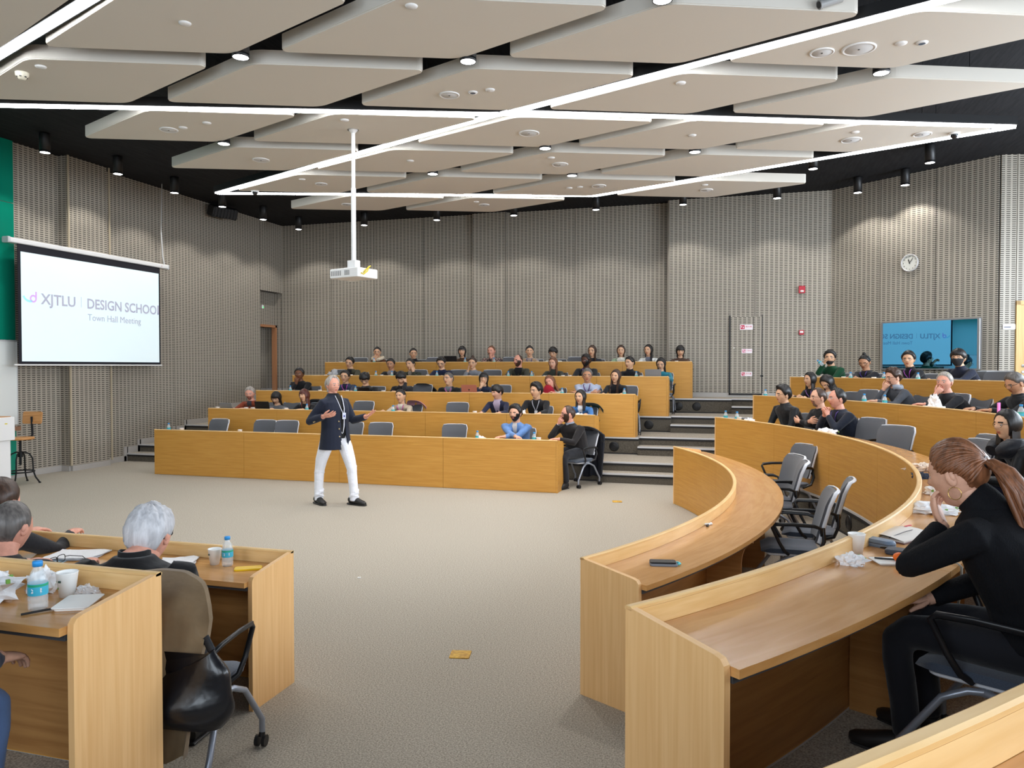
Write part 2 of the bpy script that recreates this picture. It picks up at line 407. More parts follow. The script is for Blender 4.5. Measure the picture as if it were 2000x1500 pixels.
for k in (1, 2, 3, 4):
    y0 = ROWY[k]; y1 = ROWY[k+1] if k < 4 else 9.27
    mb.box((XW+.03, y0+.02, (k-.5)*T), (XW+.045, y0+.36, (k-.5)*T+.13)); mb.box((XW+.03, y0-.06, (k-1)*T), (XW+.045, y0+.04, (k-.5)*T+.13))
    mb.box((XW+.03, y0+.3, (k-.5)*T), (XW+.045, y0+.38, k*T+.1)); mb.box((XW+.03, y0+.35, k*T), (XW+.045, y1, k*T+.1))
struct('baseboard_left', mb, M_BASE)
# window walls (outside the photograph's frame) that let the daylight in
def winwall(name, A, B, spans, z0, z1, n):
    A = Vector(A); B = Vector(B); t = (B-A).normalized(); L = (B-A).length
    mb = MB()
    def bx(u0, u1, za, zb):
        P = A+t*u0; Q = A+t*u1; E = n*.2
        xs = sorted((P.x, Q.x, P.x+E.x)); ys = sorted((P.y, Q.y, P.y+E.y)); mb.box((xs[0], ys[0], za), (xs[-1], ys[-1], zb))
    u = 0
    for a, b in spans: bx(u, a, 0, ZC); bx(a, b, 0, z0); bx(a, b, z1, ZC); u = b
    bx(u, L, 0, ZC); o = struct(name, mb, M_GREYW)
    for i, (a, b) in enumerate(spans):
        fr = MB(); 
        for u0, u1, za, zb in ((a, a+.05, z0, z1), (b-.05, b, z0, z1), (a, b, z0, z0+.05), (a, b, z1-.05, z1), ((a+b)/2-.025, (a+b)/2+.025, z0, z1)):
            P = A+t*u0; Q = A+t*u1; E = n*.1
            xs = sorted((P.x, Q.x, P.x+E.x)); ys = sorted((P.y, Q.y, P.y+E.y)); fr.box((xs[0], ys[0], za), (xs[-1], ys[-1], zb))
        struct('window_%d' % (i+1+(3 if name == 'wall_right' else 0)), fr, M_NOSE)
winwall('wall_near', (XW, YS), (XE, YS), [(5.7, 8.7), (9.3, 12.3), (12.9, 15.9)], 1.75, 4.45, Vector((0, -1)))
winwall('wall_right', (XE, YS), (XE, 8.36), [(2.2, 5.2), (5.9, 8.9), (9.6, 12.6), (13.3, 16.3)], 2.0, 4.45, Vector((1, 0)))
mb = MB(); mb.box((XW-.7, YS-.3, ZC), (XE+.3, YN+.1, ZC+.2)); struct('ceiling', mb, M_BLACKC)
# timber door at the right edge
d = thing('door_2', None, None, (11.24, 7.945, 3*T), math.atan2(.43, 2.43)); d['kind'] = 'structure'
MD = mat('door_pale', (214, 178, 116), .5, c2=(200, 162, 100), scale=(40, 2, 1), coord='UV')
mb = MB(); mb.box((0,-.03,0),(.07,.02,2.12)); mb.box((1.03,-.03,0),(1.1,.02,2.12)); mb.box((0,-.03,2.05),(1.1,.02,2.12)); ob('door_frame', mb, MD, d)
mb = MB(); mb.box((.07,0,0),(1.03,.03,2.05)); ob('door_leaf', mb, MD, d)
for z in (.87, .98): 
    mb = MB(); mb.T = Matrix.Translation((.13, 0, z)) @ Matrix.Rotation(R_(90), 4, 'X'); mb.lathe([(.026,0),(.026,.01),(.01,.012)], n=14); ob('door_lock', mb, M_NOSE, d)
mb = MB(); mb.tube([(.13,-.01,.98),(.13,-.05,.98),(.24,-.05,.98)], .009); ob('door_handle', mb, M_NOSE, d)

# suspended diamond-shaped ceiling panels
def rounded(poly, rad, seg=6):
    out = []; n = len(poly)
    for i in range(n):
        p = Vector(poly[i]); a = (Vector(poly[i-1])-p); b = (Vector(poly[(i+1)%n])-p); r = rad[i]
        ha = a.angle(b)/2; dd = r/math.tan(ha); a.normalize(); b.normalize()
        p0 = p+a*dd; p1 = p+b*dd; c = p+(a+b).normalized()*(r/math.sin(ha))
        s = (p0-c); e = (p1-c); an = math.atan2(s.x*e.y-s.y*e.x, s.dot(e))
        for k in range(seg+1):
            q = Matrix.Rotation(an*k/seg, 2) @ s; out.append((c.x+q.x, c.y+q.y))
    return out
dp = rounded([(-1.60, 0), (0, -.64), (1.60, 0), (0, .64)], [.05, .3, .05, .3])
dm = MB(); dm.prism(dp, .012, .14, 0); dm.prism([(x*.994, y*.99) for x, y in dp], 0, .012, 0)
dme = dm.mesh('ceiling_panel', M_DIAM)
rown = ['row nearest the camera', 'second row from the camera', 'third row from the camera', 'fourth row from the camera', 'fifth row from the camera', 'row nearest the back wall']
coln = {-1: 'first from the teaching wall', 0: 'second from the teaching wall', 1: 'third from the teaching wall', 2: 'fourth from the teaching wall', 3: 'fifth from the teaching wall'}
for (i, j) in [(i, j) for j, cs in enumerate(((-1,0,1,2,3), (-1,0,1,2,3), (-1,0,1,2,3), (-1,0,1,2), (-1,0,1,2), (-1,0))) for i in cs]:
    x, y = .371+2.003*i+.029*j+1.57, -1.802+.709*i+1.524*j-.01
    p = thing('ceiling_panel', 'beige diamond ceiling panel, %s in the %s' % (coln[i], rown[j]), 'ceiling panel', (x, y, 4.8), 0, 'suspended diamond ceiling panels')
    ob('panel', dme, None, p)
    r = MB()
    for sx, sy in ((-.9, 0), (.9, 0)): r.tube([(sx, sy, .13), (sx, sy, ZC-4.8)], .004, 5)
    ob('suspension_wire', r, M_BLACK, p)

# linear lights in the gaps
M_LED = mat('led_diffuser', (250, 252, 255), .4, emit=LED)
def linear(path, lbl, cat='light'):
    P = [Vector(p) for p in path]; o = thing('linear_light', lbl, cat, (P[0].x, P[0].y, 4.8), 0, 'linear ceiling lights')
    Q = [(p.x-P[0].x, p.y-P[0].y) for p in P]
    mb = MB(); ribbon(mb, Q, -.065, .065, .015, .12); ob('housing', mb, M_BLACK, o)
    mb = MB(); ribbon(mb, Q, -.038, .038, 0, .016); ob('diffuser', mb, M_LED, o)
    for a, b in zip(Q, Q[1:]):
        if math.dist(a, b) < .8: continue
        for t in (.2, .8): mb = MB(); x = a[0]+(b[0]-a[0])*t; y = a[1]+(b[1]-a[1])*t; mb.tube([(x,y,.11),(x,y,ZC-4.8)], .004, 5); ob('suspension_wire', mb, M_BLACK, o)
linear([(-2.1, -.02+-1.02), (-.219, -1.75), (1.518, -2.392), (3.2, -3.02)], 'white linear ceiling light at the top left corner of the view')
linear([(-4.2, -1.66), (-1.506, -.683), (3.733, 1.158), (3.98, 1.2)], 'long white linear ceiling light reaching left from the central crossing')
linear([(3.95, 1.17), (4.219, 1.244), (9.78, 3.40)], 'white linear ceiling light reaching right from the central crossing')
linear([(-1.98, 3.69), (3.711, 1.228), (3.98, 1.14)], 'white linear ceiling light slanting from crossing down to the left corner')
linear([(3.95, 1.17), (4.256, 1.056), (8.154, -.452), (9.9, -1.13)], 'white linear ceiling light slanting up right from the central crossing')
linear([(-1.98, 3.69), (4.153, 5.68)], 'far left white linear ceiling light running parallel to the back wall')
linear([(4.153, 5.68), (9.80, 3.41)], 'far right white linear ceiling light slanting to the right corner')

# cylinder downlights
cyl = MB(); cyl.lathe([(.0,.3),(.078,.3),(.08,.29),(.08,0),(.074,0),(.07,.02),(0,.022)], n=20, caps=False)
cylm = cyl.mesh('housing', M_BLACK)
lens = MB(); lens.lathe([(0,.0),(.073,.001),(.073,.02)], n=20, caps=False); lensm = lens.mesh('lens', mat('lamp_lens', (255, 255, 255), .4, emit=14))
ring = MB(); ring.lathe([(.073,-.002),(.081,-.002),(.081,.03),(.073,.03)], n=20, caps=False); ringm = ring.mesh('trim_ring', M_BLACK)
def downlight(x, y, z, lbl, power, ang, blend, grp):
    t = thing('downlight', lbl, 'light', (x, y, z), 0, grp)
    ob('housing', cylm, None, t); ob('lens', lensm, None, t); ob('trim_ring', ringm, None, t)
    s = MB(); s.tube([(0,0,.29),(0,0,ZC-z)], .012, 6); ob('stem', s, M_BLACK, t)
    l = bpy.data.lights.new('spot', 'SPOT'); l.energy = power; l.spot_size = R_(ang); l.spot_blend = blend; l.shadow_soft_size = .06; l.color = (1, .97, .92)
    lo = bpy.data.objects.new('spot', l); COL.objects.link(lo); lo.parent = t; lo.location = (0, 0, -.01)
wl = [(-4.08, 2.23), (-4.01, 3.65), (-4.08, 5.15), (-4.01, 6.51), (-4.01, 7.97), (-3.91, 9.3), (-2.09, 9.26), (-.17, 9.16), (1.7, 9.15), (3.59, 9.05), (5.44, 9.05), (7.31, 8.97), (8.8, 8.9), (9.56, 8.48), (9.62, 6.87), (7.78, 6.74)]
wn = ['nearest the green board', 'second from the green board along the left wall', 'third from the green board along the left wall', 'fourth along the left wall beside the loudspeaker',
      'fifth along the left wall above the door recess', 'in the far left corner', 'first along the back wall', 'second along the back wall', 'third along the back wall', 'fourth along the back wall',
      'fifth along the back wall', 'sixth along the back wall', 'by the corner of back and angled wall', 'before the angled wall, left one', 'before the angled wall, right one with the longest drop', 'beside the far right linear light']
for (x, y), s in zip(wl, wn): downlight(x, y, 5.27, 'black cylinder downlight '+s, SPOT_W, 118, .35, 'cylinder downlights round the walls')
gl = [(5.9, -.89), (1.81, -.88), (3.92, -.15), (7.94, 1.34), (-.22, 1.55), (3.94, 2.99), (5.94, 3.76), (1.9, 3.86), (3.99, 4.57)]
gn = ['at the top edge of the view', 'nearest the teaching wall in the front gap', 'in the front gap above the crossing', 'at the right in the gap before the last panel', 'at the left below the long light',
      'straight below the crossing', 'below and right of the crossing', 'in the fourth gap near the projector pole', 'in the fourth gap towards the back wall']
for (x, y), s in zip([(5.92, -1.14), (1.99, -1.13), (4.02, -.43), (7.88, 1.0), (.04, 1.20), (4.04, 2.59), (5.96, 3.33), (2.08, 3.42), (4.09, 4.11)], gn): downlight(x, y, 4.78, 'short black downlight between ceiling panels '+s, SPOT_G, 110, .6, 'downlights between the ceiling panels')
# round speakers, sprinkler and detector discs let into the panels
def disc(name, cat, lbl, x, y, r, grp):
    t = thing(name, lbl, cat, (x, y, 4.8), 0, grp)
    mb = MB(); mb.lathe([(0,-.006),(r*.86,-.007),(r*.9,-.012),(r,-.008),(r,.001)], n=24, caps=False); ob('rim', mb, M_WHITE, t)
    mb = MB(); mb.lathe([(0,-.0095),(r*.8,-.0085),(r*.82,-.006)], n=24, caps=False); ob('grille', mb, mat('speaker_mesh', (206, 206, 206), .7), t)
    mb = MB(); mb.box((-.008,-.008,-.012),(.008,.008,-.009)); ob('badge', mb, M_BLACK, t)
rs = [(3.51, .4, .11), (-.27, .55, .11), (3.99, 1.94, .13), (7.26, .34, .11), (7.58, .35, .15), (7.93, 3.39, .13), (8.76, 3.38, .11), (.01, 2.06, .12), (.09, 3.56, .1), (4.04, 3.49, .12), (4.36, 4.95, .12), (2.11, 5.79, .1), (6.03, 5.73, .11), (-.26, 5.05, .1)]
rn = ['on the panel above the crossing', 'on the left panel below the long light', 'on the panel under the crossing', 'left of a bigger one on the upper right panel', 'large one on the upper right panel', 'by the right corner panel, left one',
      'by the right corner panel next to the camera dome', 'on a panel left of the projector pole', 'on a panel right above the far left light', 'on a middle panel of the fourth row', 'on a panel before the back wall, middle', 'on the last row right panel', 'on the far right short panel', 'on the last row left panel']
for (x, y, r), s in zip(rs, rn): disc('ceiling_speaker', 'speaker', 'round white ceiling speaker '+s, x, y, r, 'round ceiling speakers')
sm = [(1.95, -1.84), (3.94, -1.58), (-.06, -1.45), (3.98, .38), (5.94, .75), (7.93, .33), (2.01, .83), (.36, .46), (-.04, .53), (5.96, 2.61), (7.93, 3.05), (2.03, 2.7), (4.0, 3.11), (4.05, 4.93), (3.87, 4.95), (6.02, 5.36), (2.06, 5.51), (-.04, 3.21)]
import collections
def capname(x, y):
    i = min([(math.hypot(x-(1.94+2.003*i+.029*j), y-(-1.81+.709*i+1.524*j)), i, j) for j in range(6) for i in range(-1, 4)])
    return 'on the %s panel of the %s' % (coln[i[1]].replace(' from the teaching wall', ''), rown[i[2]])
cn = [capname(x, y) for x, y in sm]; cc = collections.Counter(cn); seen_ = collections.Counter()
for (x, y), c_ in zip(sm, cn):
    seen_[c_] += 1; c_ += (', %s one' % ('nearer', 'farther')[seen_[c_] % 2]) if cc[c_] > 1 else ''
    mb = MB(); mb.lathe([(0,-.016),(.03,-.014),(.05,-.008),(.053,.001)], n=16, caps=False)
    tag(ob('sprinkler_cap', mb, M_WHITE, None, (x, y, 4.8)), 'small round white cap '+c_.replace('from the camera', 'back').replace('nearest the back wall', 'by the back wall'), 'cap', 'sprinkler caps in the ceiling panels')
for x, y, s in ((3.78, .4, 'beside the round speaker above the crossing'), (8.11, .37, 'on the upper right panel')):
    t = thing('ceiling_sensor', 'white ceiling sensor with blue centre '+s, 'sensor', (x, y, 4.8))
    mb = MB(); mb.lathe([(.03,-.012),(.05,-.008),(.053,.001)], n=18, caps=False); ob('rim', mb, M_WHITE, t)
    mb = MB(); mb.lathe([(0,-.012),(.03,-.011)], n=18, caps=False); ob('lens', mb, mat('sensor_blue', (96, 108, 124), .2), t)
t = thing('smoke_detector', 'cream smoke detector on the upper left ceiling panel', 'detector', (-.379, -1.379, 4.8))
mb = MB(); mb.lathe([(0,-.07),(.03,-.068),(.045,-.045),(.06,-.03),(.062,0)], n=20, caps=False); ob('body', mb, mat('cream', (226, 220, 200), .5), t)
mb = MB(); [mb.cbox((.045*math.cos(a), .045*math.sin(a), -.045), (.02,.006,.012), a+R_(90)) for a in [R_(60*k) for k in range(6)]]; ob('vent_slots', mb, M_BLACK, t)
for x, y, s in ((9.138, 3.448, 'inside the right corner of the light lines'), (-1.23, 3.687, 'inside the left corner of the light lines')):
    t = thing('dome_camera', 'small dome camera '+s, 'camera', (x, y, 4.8))
    mb = MB(); mb.lathe([(.0,-.02),(.06,-.02),(.065,0)], n=18, caps=False); ob('base', mb, M_WHITE, t)
    mb = MB(); mb.lathe([(0,-.07),(.03,-.062),(.045,-.04),(.048,-.02)], n=18, caps=False); ob('dome', mb, mat('dome_dark', (30,30,32), .1), t)
t = thing('bullet_camera', 'grey bullet camera at the top edge on a panel rim', 'camera', (7.243, -.564, 4.83), R_(200))
mb = MB(); mb.tube([(0,0,.12),(0,0,.05)], .03, 10); ob('mount', mb, M_BLACK, t)
mb = MB(); mb.tube([(-.08,0,.06),(.1,0,.0)], .035, 12); mb.tube([(.09,0,.004),(.11,0,-.003)], .04, 12); ob('body', mb, mat('camera_grey', (150,150,150), .4), t)
mb = MB(); mb.tube([(.105,0,-.001),(.115,0,-.004)], .028, 12); ob('lens', mb, M_BLACK, t)
t = thing('wall_loudspeaker', 'black loudspeaker tilted down high on the left wall', 'loudspeaker', (-4.72, 7.46, 5.38), R_(-20))
mb = MB(); mb.T = Matrix.Rotation(R_(18), 4, 'Y'); mb.rbox((0,0,0), (.26,.62,.26), .05, axis='y'); ob('cabinet', mb, M_BLACK, t)
mb = MB(); mb.T = Matrix.Rotation(R_(18), 4, 'Y'); [mb.box((.13,-.28+.08*i,-.11),(.14,-.24+.08*i,.11)) for i in range(7)]; ob('grille', mb, mat('grille_black', (34,34,36), .6), t)
mb = MB(); mb.tube([(-.1,0,0),(-.28,0,.06)], .025, 8); ob('bracket', mb, M_BLACK, t)
# projector on its pole
t = thing('projector', 'white projector hanging from a long white ceiling pole', 'projector', (1.92, 1.21, 2.98), R_(-16))
mb = MB(); mb.tube([(0,0,.2),(0,0,1.1)], .03, 14); mb.tube([(0,0,1.1),(0,0,1.84)], .024, 14); mb.lathe([(.024,1.78),(.06,1.82),(.07,1.82)], n=16); ob('pole', mb, M_WHITE, t)
mb = MB(); mb.cbox((0,0,.15),(.13,.09,.1)); mb.cbox((0,0,.1),(.2,.14,.02)); ob('mount', mb, M_WHITE, t)
mb = MB(); mb.rbox((0,0,.03),(.48,.36,.115), .02); ob('body', mb, M_WHITE, t)
mb = MB(); [mb.box((-.21+.03*i,-.184,.0),(-.195+.03*i,-.178,.06)) for i in range(6)]; [mb.box((.02+.022*i,-.184,.0),(.032+.022*i,-.178,.06)) for i in range(4)]; ob('vent', mb, mat('vent_grey', (150,150,150), .6), t)
mb = MB(); mb.T = Matrix.Translation((-.24,.06,.03)) @ Matrix.Rotation(R_(-90), 4, 'Y'); mb.lathe([(.045,0),(.045,.02),(.035,.02),(.0,.012)], n=18); ob('lens', mb, mat('lens_dark', (30,30,40), .05), t)
mb = MB(); mb.tube([(.24,-.08,.03),(.28,-.08,.06),(.27,-.02,.1),(.24,.04,.12)], .008, 6); mb.tube([(.24,-.12,.02),(.285,-.13,.0),(.28,-.05,.05),(.25,0,.11)], .008, 6); ob('cable', mb, mat('cable_yellow', (222, 200, 40), .5), t)

# ------------------------------------------------------------------ teaching wall: board, screen
t = thing('teaching_board', 'tall green glass board wall with a whiteboard strip beside the screen', 'board', (0, 0, 0))
M_GREEN = mat('green_glass', (14, 128, 104), .12, coat=.5); M_GREEN2 = mat('green_low', (18, 136, 112), .3)
for y0, y1 in ((-6, -3.2), (-3.2, -.4), (-.4, 2.42)):
    for z0, z1 in ((2.3, 4.55), (4.56, ZC)):
        mb = MB(); mb.box((XW+.03, y0+.003, z0), (XW+.07, y1-.003, z1)); ob('green_panel', mb, M_GREEN, t)
    mb = MB(); mb.box((XW+.03, y0+.003, .06), (XW+.06, y1-.003, .80)); ob('lower_panel', mb, M_GREEN2, t)
    mb = MB(); mb.box((XW+.03, y0+.003, .9), (XW+.10, y1-.01, 2.27)); ob('whiteboard', mb, mat('whiteboard', (226, 230, 228), .25), t)
    mb = MB(); mb.box((XW+.03, y0+.003, 2.27), (XW+.11, y1, 2.295)); mb.box((XW+.05, y1-.012, .9), (XW+.11, y1, 2.28)); ob('whiteboard_frame', mb, M_NOSE, t)
mb = MB(); mb.box((XW+.03, -6, .80), (XW+.16, 2.42, .84)); mb.box((XW+.15, -6, .84), (XW+.16, 2.42, .87)); ob('pen_tray', mb, mat('tray_wood', (150, 110, 84), .5), t)
mb = MB(); mb.cbox((XW+.1, 2.25, .865), (.05,.13,.035)); tag(ob('board_eraser', mb, M_BLACK), 'black board eraser lying in the board tray', 'eraser')
t = thing('projection_screen', 'white pull-down projection screen showing the meeting title', 'screen', (.07, -.075, .0))
mb = MB(); mb.rbox((-4.80, 3.94, 3.90), (.13, 3.56, .085), .02, axis='y'); ob('case', mb, M_WHITE, t)
mb = MB(); mb.rbox((-4.80, 2.16, 3.90), (.14, .05, .1), .02, axis='y'); mb.rbox((-4.80, 5.73, 3.90), (.14, .03, .1), .02, axis='y'); ob('end_cap', mb, mat('cap_grey', (205,205,208), .4), t)
mb = MB(); mb.box((-4.742, 5.52, 3.895),(-4.732, 5.54, 3.905)); ob('red_mark', mb, mat('red_print', (170, 40, 60), .5), t)
mb = MB(); mb.box((-4.757, 2.31, 1.90), (-4.75, 5.49, 3.86)); ob('black_border', mb, mat('screen_black', (18, 18, 30), .8), t)
M_IMG = mat('projected_light', (224, 240, 244), .8, emit=.36)
mb = MB(); mb.box((-4.75, 2.365, 1.945), (-4.746, 5.45, 3.735)); ob('image', mb, M_IMG, t)
mb = MB(); mb.tube([(-4.75, 2.23, 1.885), (-4.75, 5.52, 1.885)], .014, 8); ob('bottom_bar', mb, M_WHITE, t)
MG = mat('projected_grey', (176, 176, 194), .8, emit=.30)
rt = (R_(90), 0, R_(90)); X = -4.744
text('lettering', 'XJTLU', .25, MG, t, (X, 2.735, 2.912), rt, .005, width=.70)
text('lettering', 'DESIGN SCHOO', .25, MG, t, (X, 3.668, 2.908), rt, .005, width=1.70)
text('lettering', 'Town Hall Meeting', .17, MG, t, (X, 3.684, 2.69), rt, 0, width=1.27)
mb = MB(); mb.box((X-.001, 5.405, 2.908), (X+.001, 5.448, 3.095)); mb.box((X-.001, 5.405, 2.908), (X+.001, 5.45, 2.94)); mb.box((X-.001, 3.545, 2.912), (X+.001, 3.553, 3.098)); ob('lettering', mb, MG, t)
def arcband(r0, r1, a0, a1, cy_, cz, n=24):
    mb = MB(); vs = []
    for i in range(n+1):
        a = R_(a0+(a1-a0)*i/n); vs += [(X, cy_+r0*math.cos(a), cz+r0*math.sin(a)), (X, cy_+r1*math.cos(a), cz+r1*math.sin(a))]
    mb.add(vs, [(2*i, 2*i+1, 2*i+3, 2*i+2) for i in range(n)]); return mb
mb = arcband(.036, .066, 0, 360, 2.585, 2.985); mb.box((X-.0005, 2.622, 2.985), (X+.0005, 2.652, 3.105)); mb.v = mb.v
ob('emblem', mb, mat('projected_violet', (200, 160, 224), .8, emit=.5), t)
ob('emblem', arcband(.105, .14, 200, 290, 2.52, 3.06), mat('projected_teal', (150, 214, 228), .8, emit=.5), t)
mb = MB(); mb.tube([(-4.75,5.62,3.93),(-4.82,5.66,4.1),(-4.82,5.62,4.6)], .015, 6); mb.tube([(-4.82,5.62,4.6),(-4.78,5.61,ZC)], .008, 6); ob('cable', mb, mat('cable_grey', (190,190,190), .5), t)
mb = MB(); mb.box((-4.98,2.5,3.86),(-4.8,2.56,3.94)); mb.box((-4.98,5.3,3.86),(-4.8,5.36,3.94)); ob('bracket', mb, M_NOSE, t)
# podium and stool
t = thing('podium', 'white lectern cabinet at the left edge before the board', 'podium', (-3.66-.32, .98, 0), R_(0))
mb = MB(); mb.rbox((0,0,.40),(.6,.5,.8), .02); ob('body', mb, M_WHITE, t)
mb = MB(); mb.rbox((.0,0,.95),(.68,.58,.34), .02); ob('top_unit', mb, M_WHITE, t)
mb = MB(); mb.box((-.3,-.25,1.12),(.3,.25,1.13)); ob('worktop', mb, mat('stool_wood', (206, 150, 90), .4, c2=(186,128,70), scale=(3,40,1), coord='UV'), t)
mb = MB(); mb.box((.338,.12,1.02),(.343,.16,1.035)); ob('sticker', mb, mat('sticker', (220,200,40), .5), t)
M_ST = mat('stool_wood', ); M_IRON = mat('black_iron', (26, 26, 28), .5, metal=.5)
t = thing('workshop_stool', 'wooden workshop stool with black iron base and small backrest', 'stool', (-4.38, 1.98, 0), R_(10))
mb = MB(); mb.lathe([(0,.70),(.19,.70),(.2,.715),(.19,.735),(0,.735)], n=28, caps=False); ob('seat', mb, M_ST, t)
mb = MB(); mb.T = Matrix.Translation((0,.27,1.03)) @ Matrix.Rotation(R_(-8),4,'X'); mb.rbox((0,0,0),(.34,.02,.2), .03, axis='y'); ob('backrest', mb, M_ST, t)
mb = MB(); mb.tube([(0,.1,.69),(0,.22,.69),(0,.265,.76),(0,.25,1.05)], (.018,.018,.018,.018), 6); ob('back_bar', mb, M_IRON, t)
mb = MB(); mb.tube([(0,0,.3),(0,0,.7)], .018, 8); mb.tube([(0,0,.42),(0,0,.5)], .035, 8); ob('spindle', mb, M_IRON, t)
for k in range(4):
    a = R_(90*k+20); c, s = math.cos(a), math.sin(a)
    mb = MB(); mb.tube([(0,0,.5),(.06*c,.06*s,.5),(.13*c,.13*s,.47),(.17*c,.17*s,.4),(.18*c,.18*s,.2),(.21*c,.21*s,.1),(.27*c,.27*s,.01)], .012, 6); mb.ball((.27*c,.27*s,.012), (.02,.02,.012), 8, 5); ob('leg', mb, M_IRON, t)
mb = MB(); mb.tube([(.19*math.cos(R_(15*k)), .19*math.sin(R_(15*k)), .19) for k in range(24)], .012, 6, closed=True); ob('foot_ring', mb, M_IRON, t)

# ------------------------------------------------------------------ things on the far walls
wa = math.atan2(7.93-9.97, 10.97-8.46)
def onwall(u, z, off=.035):
    dx, dy = math.cos(wa), math.sin(wa); return (8.46+dx*u+dy*off, 9.97+dy*u-dx*off, z)
t = thing('wall_display', 'large black wall display reflecting the projection screen', 'television', onwall(2.07, 2.27, .045), wa-R_(1.86))
mb = MB(); mb.rbox((0,-.035,0),(1.86,.07,.94), .02, axis='y'); ob('frame', mb, mat('tv_frame', (150,150,152), .35, metal=.6), t)
mb = MB(); mb.box((-.885,-.074,-.445),(.885,-.071,.445)); 
mt = mat('tv_glass', (86, 150, 184), .0, metal=1.0); ob('screen', mb, mt, t)
t = thing('wall_clock', 'round white wall clock with grey rim above the display', 'clock', onwall(1.68, 3.86, .035), wa)
cm = Matrix.Rotation(R_(90), 4, 'X')
mb = MB(); mb.T = cm; mb.lathe([(0,0),(.165,0),(.168,.03),(.155,.035),(.15,.02)], n=36, caps=False); ob('rim', mb, M_NOSE, t)
mb = MB(); mb.T = cm; mb.lathe([(.152,.018),(0,.019)], n=36, caps=False); ob('dial', mb, mat('dial', (222,222,214), .3), t)
for h in range(1, 13):
    a = R_(90-30*h); text('numeral', str(h), .035, M_BLACK, t, (.122*math.cos(a), -.021, .122*math.sin(a)-.012), (R_(90),0,0), align='CENTER')
for L_, a, w in ((.07, 112, .007), (.105, 55, .005), (.11, 100, .002)):
    mb = MB(); a = R_(a); mb.tube([(-.02*math.cos(a),-.024,-.02*math.sin(a)), (L_*math.cos(a),-.024,L_*math.sin(a))], w, 5); ob('hand', mb, M_BLACK, t)
M_RED = mat('alarm_red', (178, 20, 44), .35); M_REDP = mat('sign_red', (200, 28, 70), .5); M_PINK = mat('sign_pink', (206, 110, 140), .5); M_SIGN = mat('sign_white', (236, 228, 234), .4)
t = thing('fire_alarm_sounder', 'red fire alarm sounder box with white strobe on the back wall', 'alarm', (7.87, 9.94, 3.5))
mb = MB(); mb.rbox((0,-.03,0),(.13,.06,.155), .015, axis='y'); ob('body', mb, M_RED, t)
mb = MB(); mb.ball((0,-.06,-.035),(.042,.02,.022), 12, 8); ob('strobe', mb, M_WHITE, t)
t = thing('fire_alarm_button', 'small red call point with white button below the alarm sounder', 'alarm', (7.87, 9.94, 2.59))
mb = MB(); mb.rbox((0,-.02,0),(.1,.04,.1), .012, axis='y'); ob('body', mb, M_RED, t)
mb = MB(); mb.rbox((0,-.043,.01),(.07,.006,.04), .006, axis='y'); ob('button', mb, M_WHITE, t)
t = thing('hydrant_cabinet_door', 'perforated flush cabinet door carrying three red and white fire signs', 'cabinet door', (0,0,0))
mb = MB(); mb.box((6.42, 9.915, 1.28), (6.885, 9.945, 2.95)); ob('door_panel', mb, M_PANEL, t)
mb = MB(); mb.box((6.895, 9.915, 1.28), (7.06, 9.945, 2.95)); ob('side_panel', mb, M_PANEL, t)
mb = MB(); mb.box((6.385, 9.925, 1.24), (6.415, 9.96, 2.98)); mb.box((7.065, 9.925, 1.24), (7.08, 9.96, 2.98)); mb.box((6.39, 9.925, 1.24), (7.08, 9.96, 1.275)); mb.cbox((7.07, 9.91, 1.66), (.06,.03,.03)); ob('frame_gap', mb, M_BLACK, t)
mb = MB(); mb.ball((6.49, 9.91, 2.27), .012, 8, 6); ob('latch', mb, M_WHITE, t)
for x, z, w, h, tx, m, s in ((6.745, 2.72, .27, .115, '消火栓', M_REDP, 'topmost of three red and white fire signs on the cabinet'), (6.76, 2.2, .22, .095, '火警电话', M_PINK, 'middle faded fire sign of three on the cabinet'), (6.755, 1.70, .235, .095, '灭火器', M_REDP, 'lowest of three red and white fire signs on the cabinet')):
    t = thing('fire_sign', s, 'sign', (x, 9.912, z), 0, 'fire signs on the cabinet door')
    mb = MB(); mb.rbox((0,-.003,0),(w,.006,h), .01, axis='y'); ob('plate', mb, M_SIGN, t)
    mb = MB(); mb.box((-w/2+.015,-.008,-h/2+.015),(-w/2+.015+h*.72,-.0065,h/2-.015)); ob('pictogram', mb, m, t)
    mb = MB(); mb.box((-w/2+.03,-.0095,-h*.1),(-w/2+.045,-.0085,h*.22)); mb.box((-w/2+.03+h*.3,-.0095,-h*.22),(-w/2+.042+h*.34,-.0085,h*.1)); ob('pictogram', mb, M_SIGN, t)
    text('lettering', tx, h*.36, m, t, (-w/2+.03+h*.72, -.008, -.005), (R_(90),0,0), width=w*.5)
t = thing('door_plaque', 'small white room plaque beside the pale timber door', 'sign', (11.13, 7.925, 2.56), math.atan2(.43, 2.43))
mb = MB(); mb.rbox((0,-.008,0),(.21,.012,.09), .01, axis='y'); ob('plate', mb, M_WHITE, t)
mb = MB(); mb.box((-.085,-.0155,-.015),(.03,-.0145,.002)); mb.box((-.085,-.0155,-.028),(.01,-.0145,-.022)); ob('print', mb, mat('print_dark', (70,76,96), .6), t)
t = thing('exit_light', 'small green exit light on the recess edge', 'light', (-4.98, 9.34, 3.38))
mb = MB(); mb.rbox((0,0,0),(.03,.06,.09), .008); ob('body', mb, M_WHITE, t)
mb = MB(); mb.box((.016,-.02,-.03),(.018,.02,.0)); ob('lamp', mb, mat('exit_green', (60,220,120), .5, emit=1.5), t)
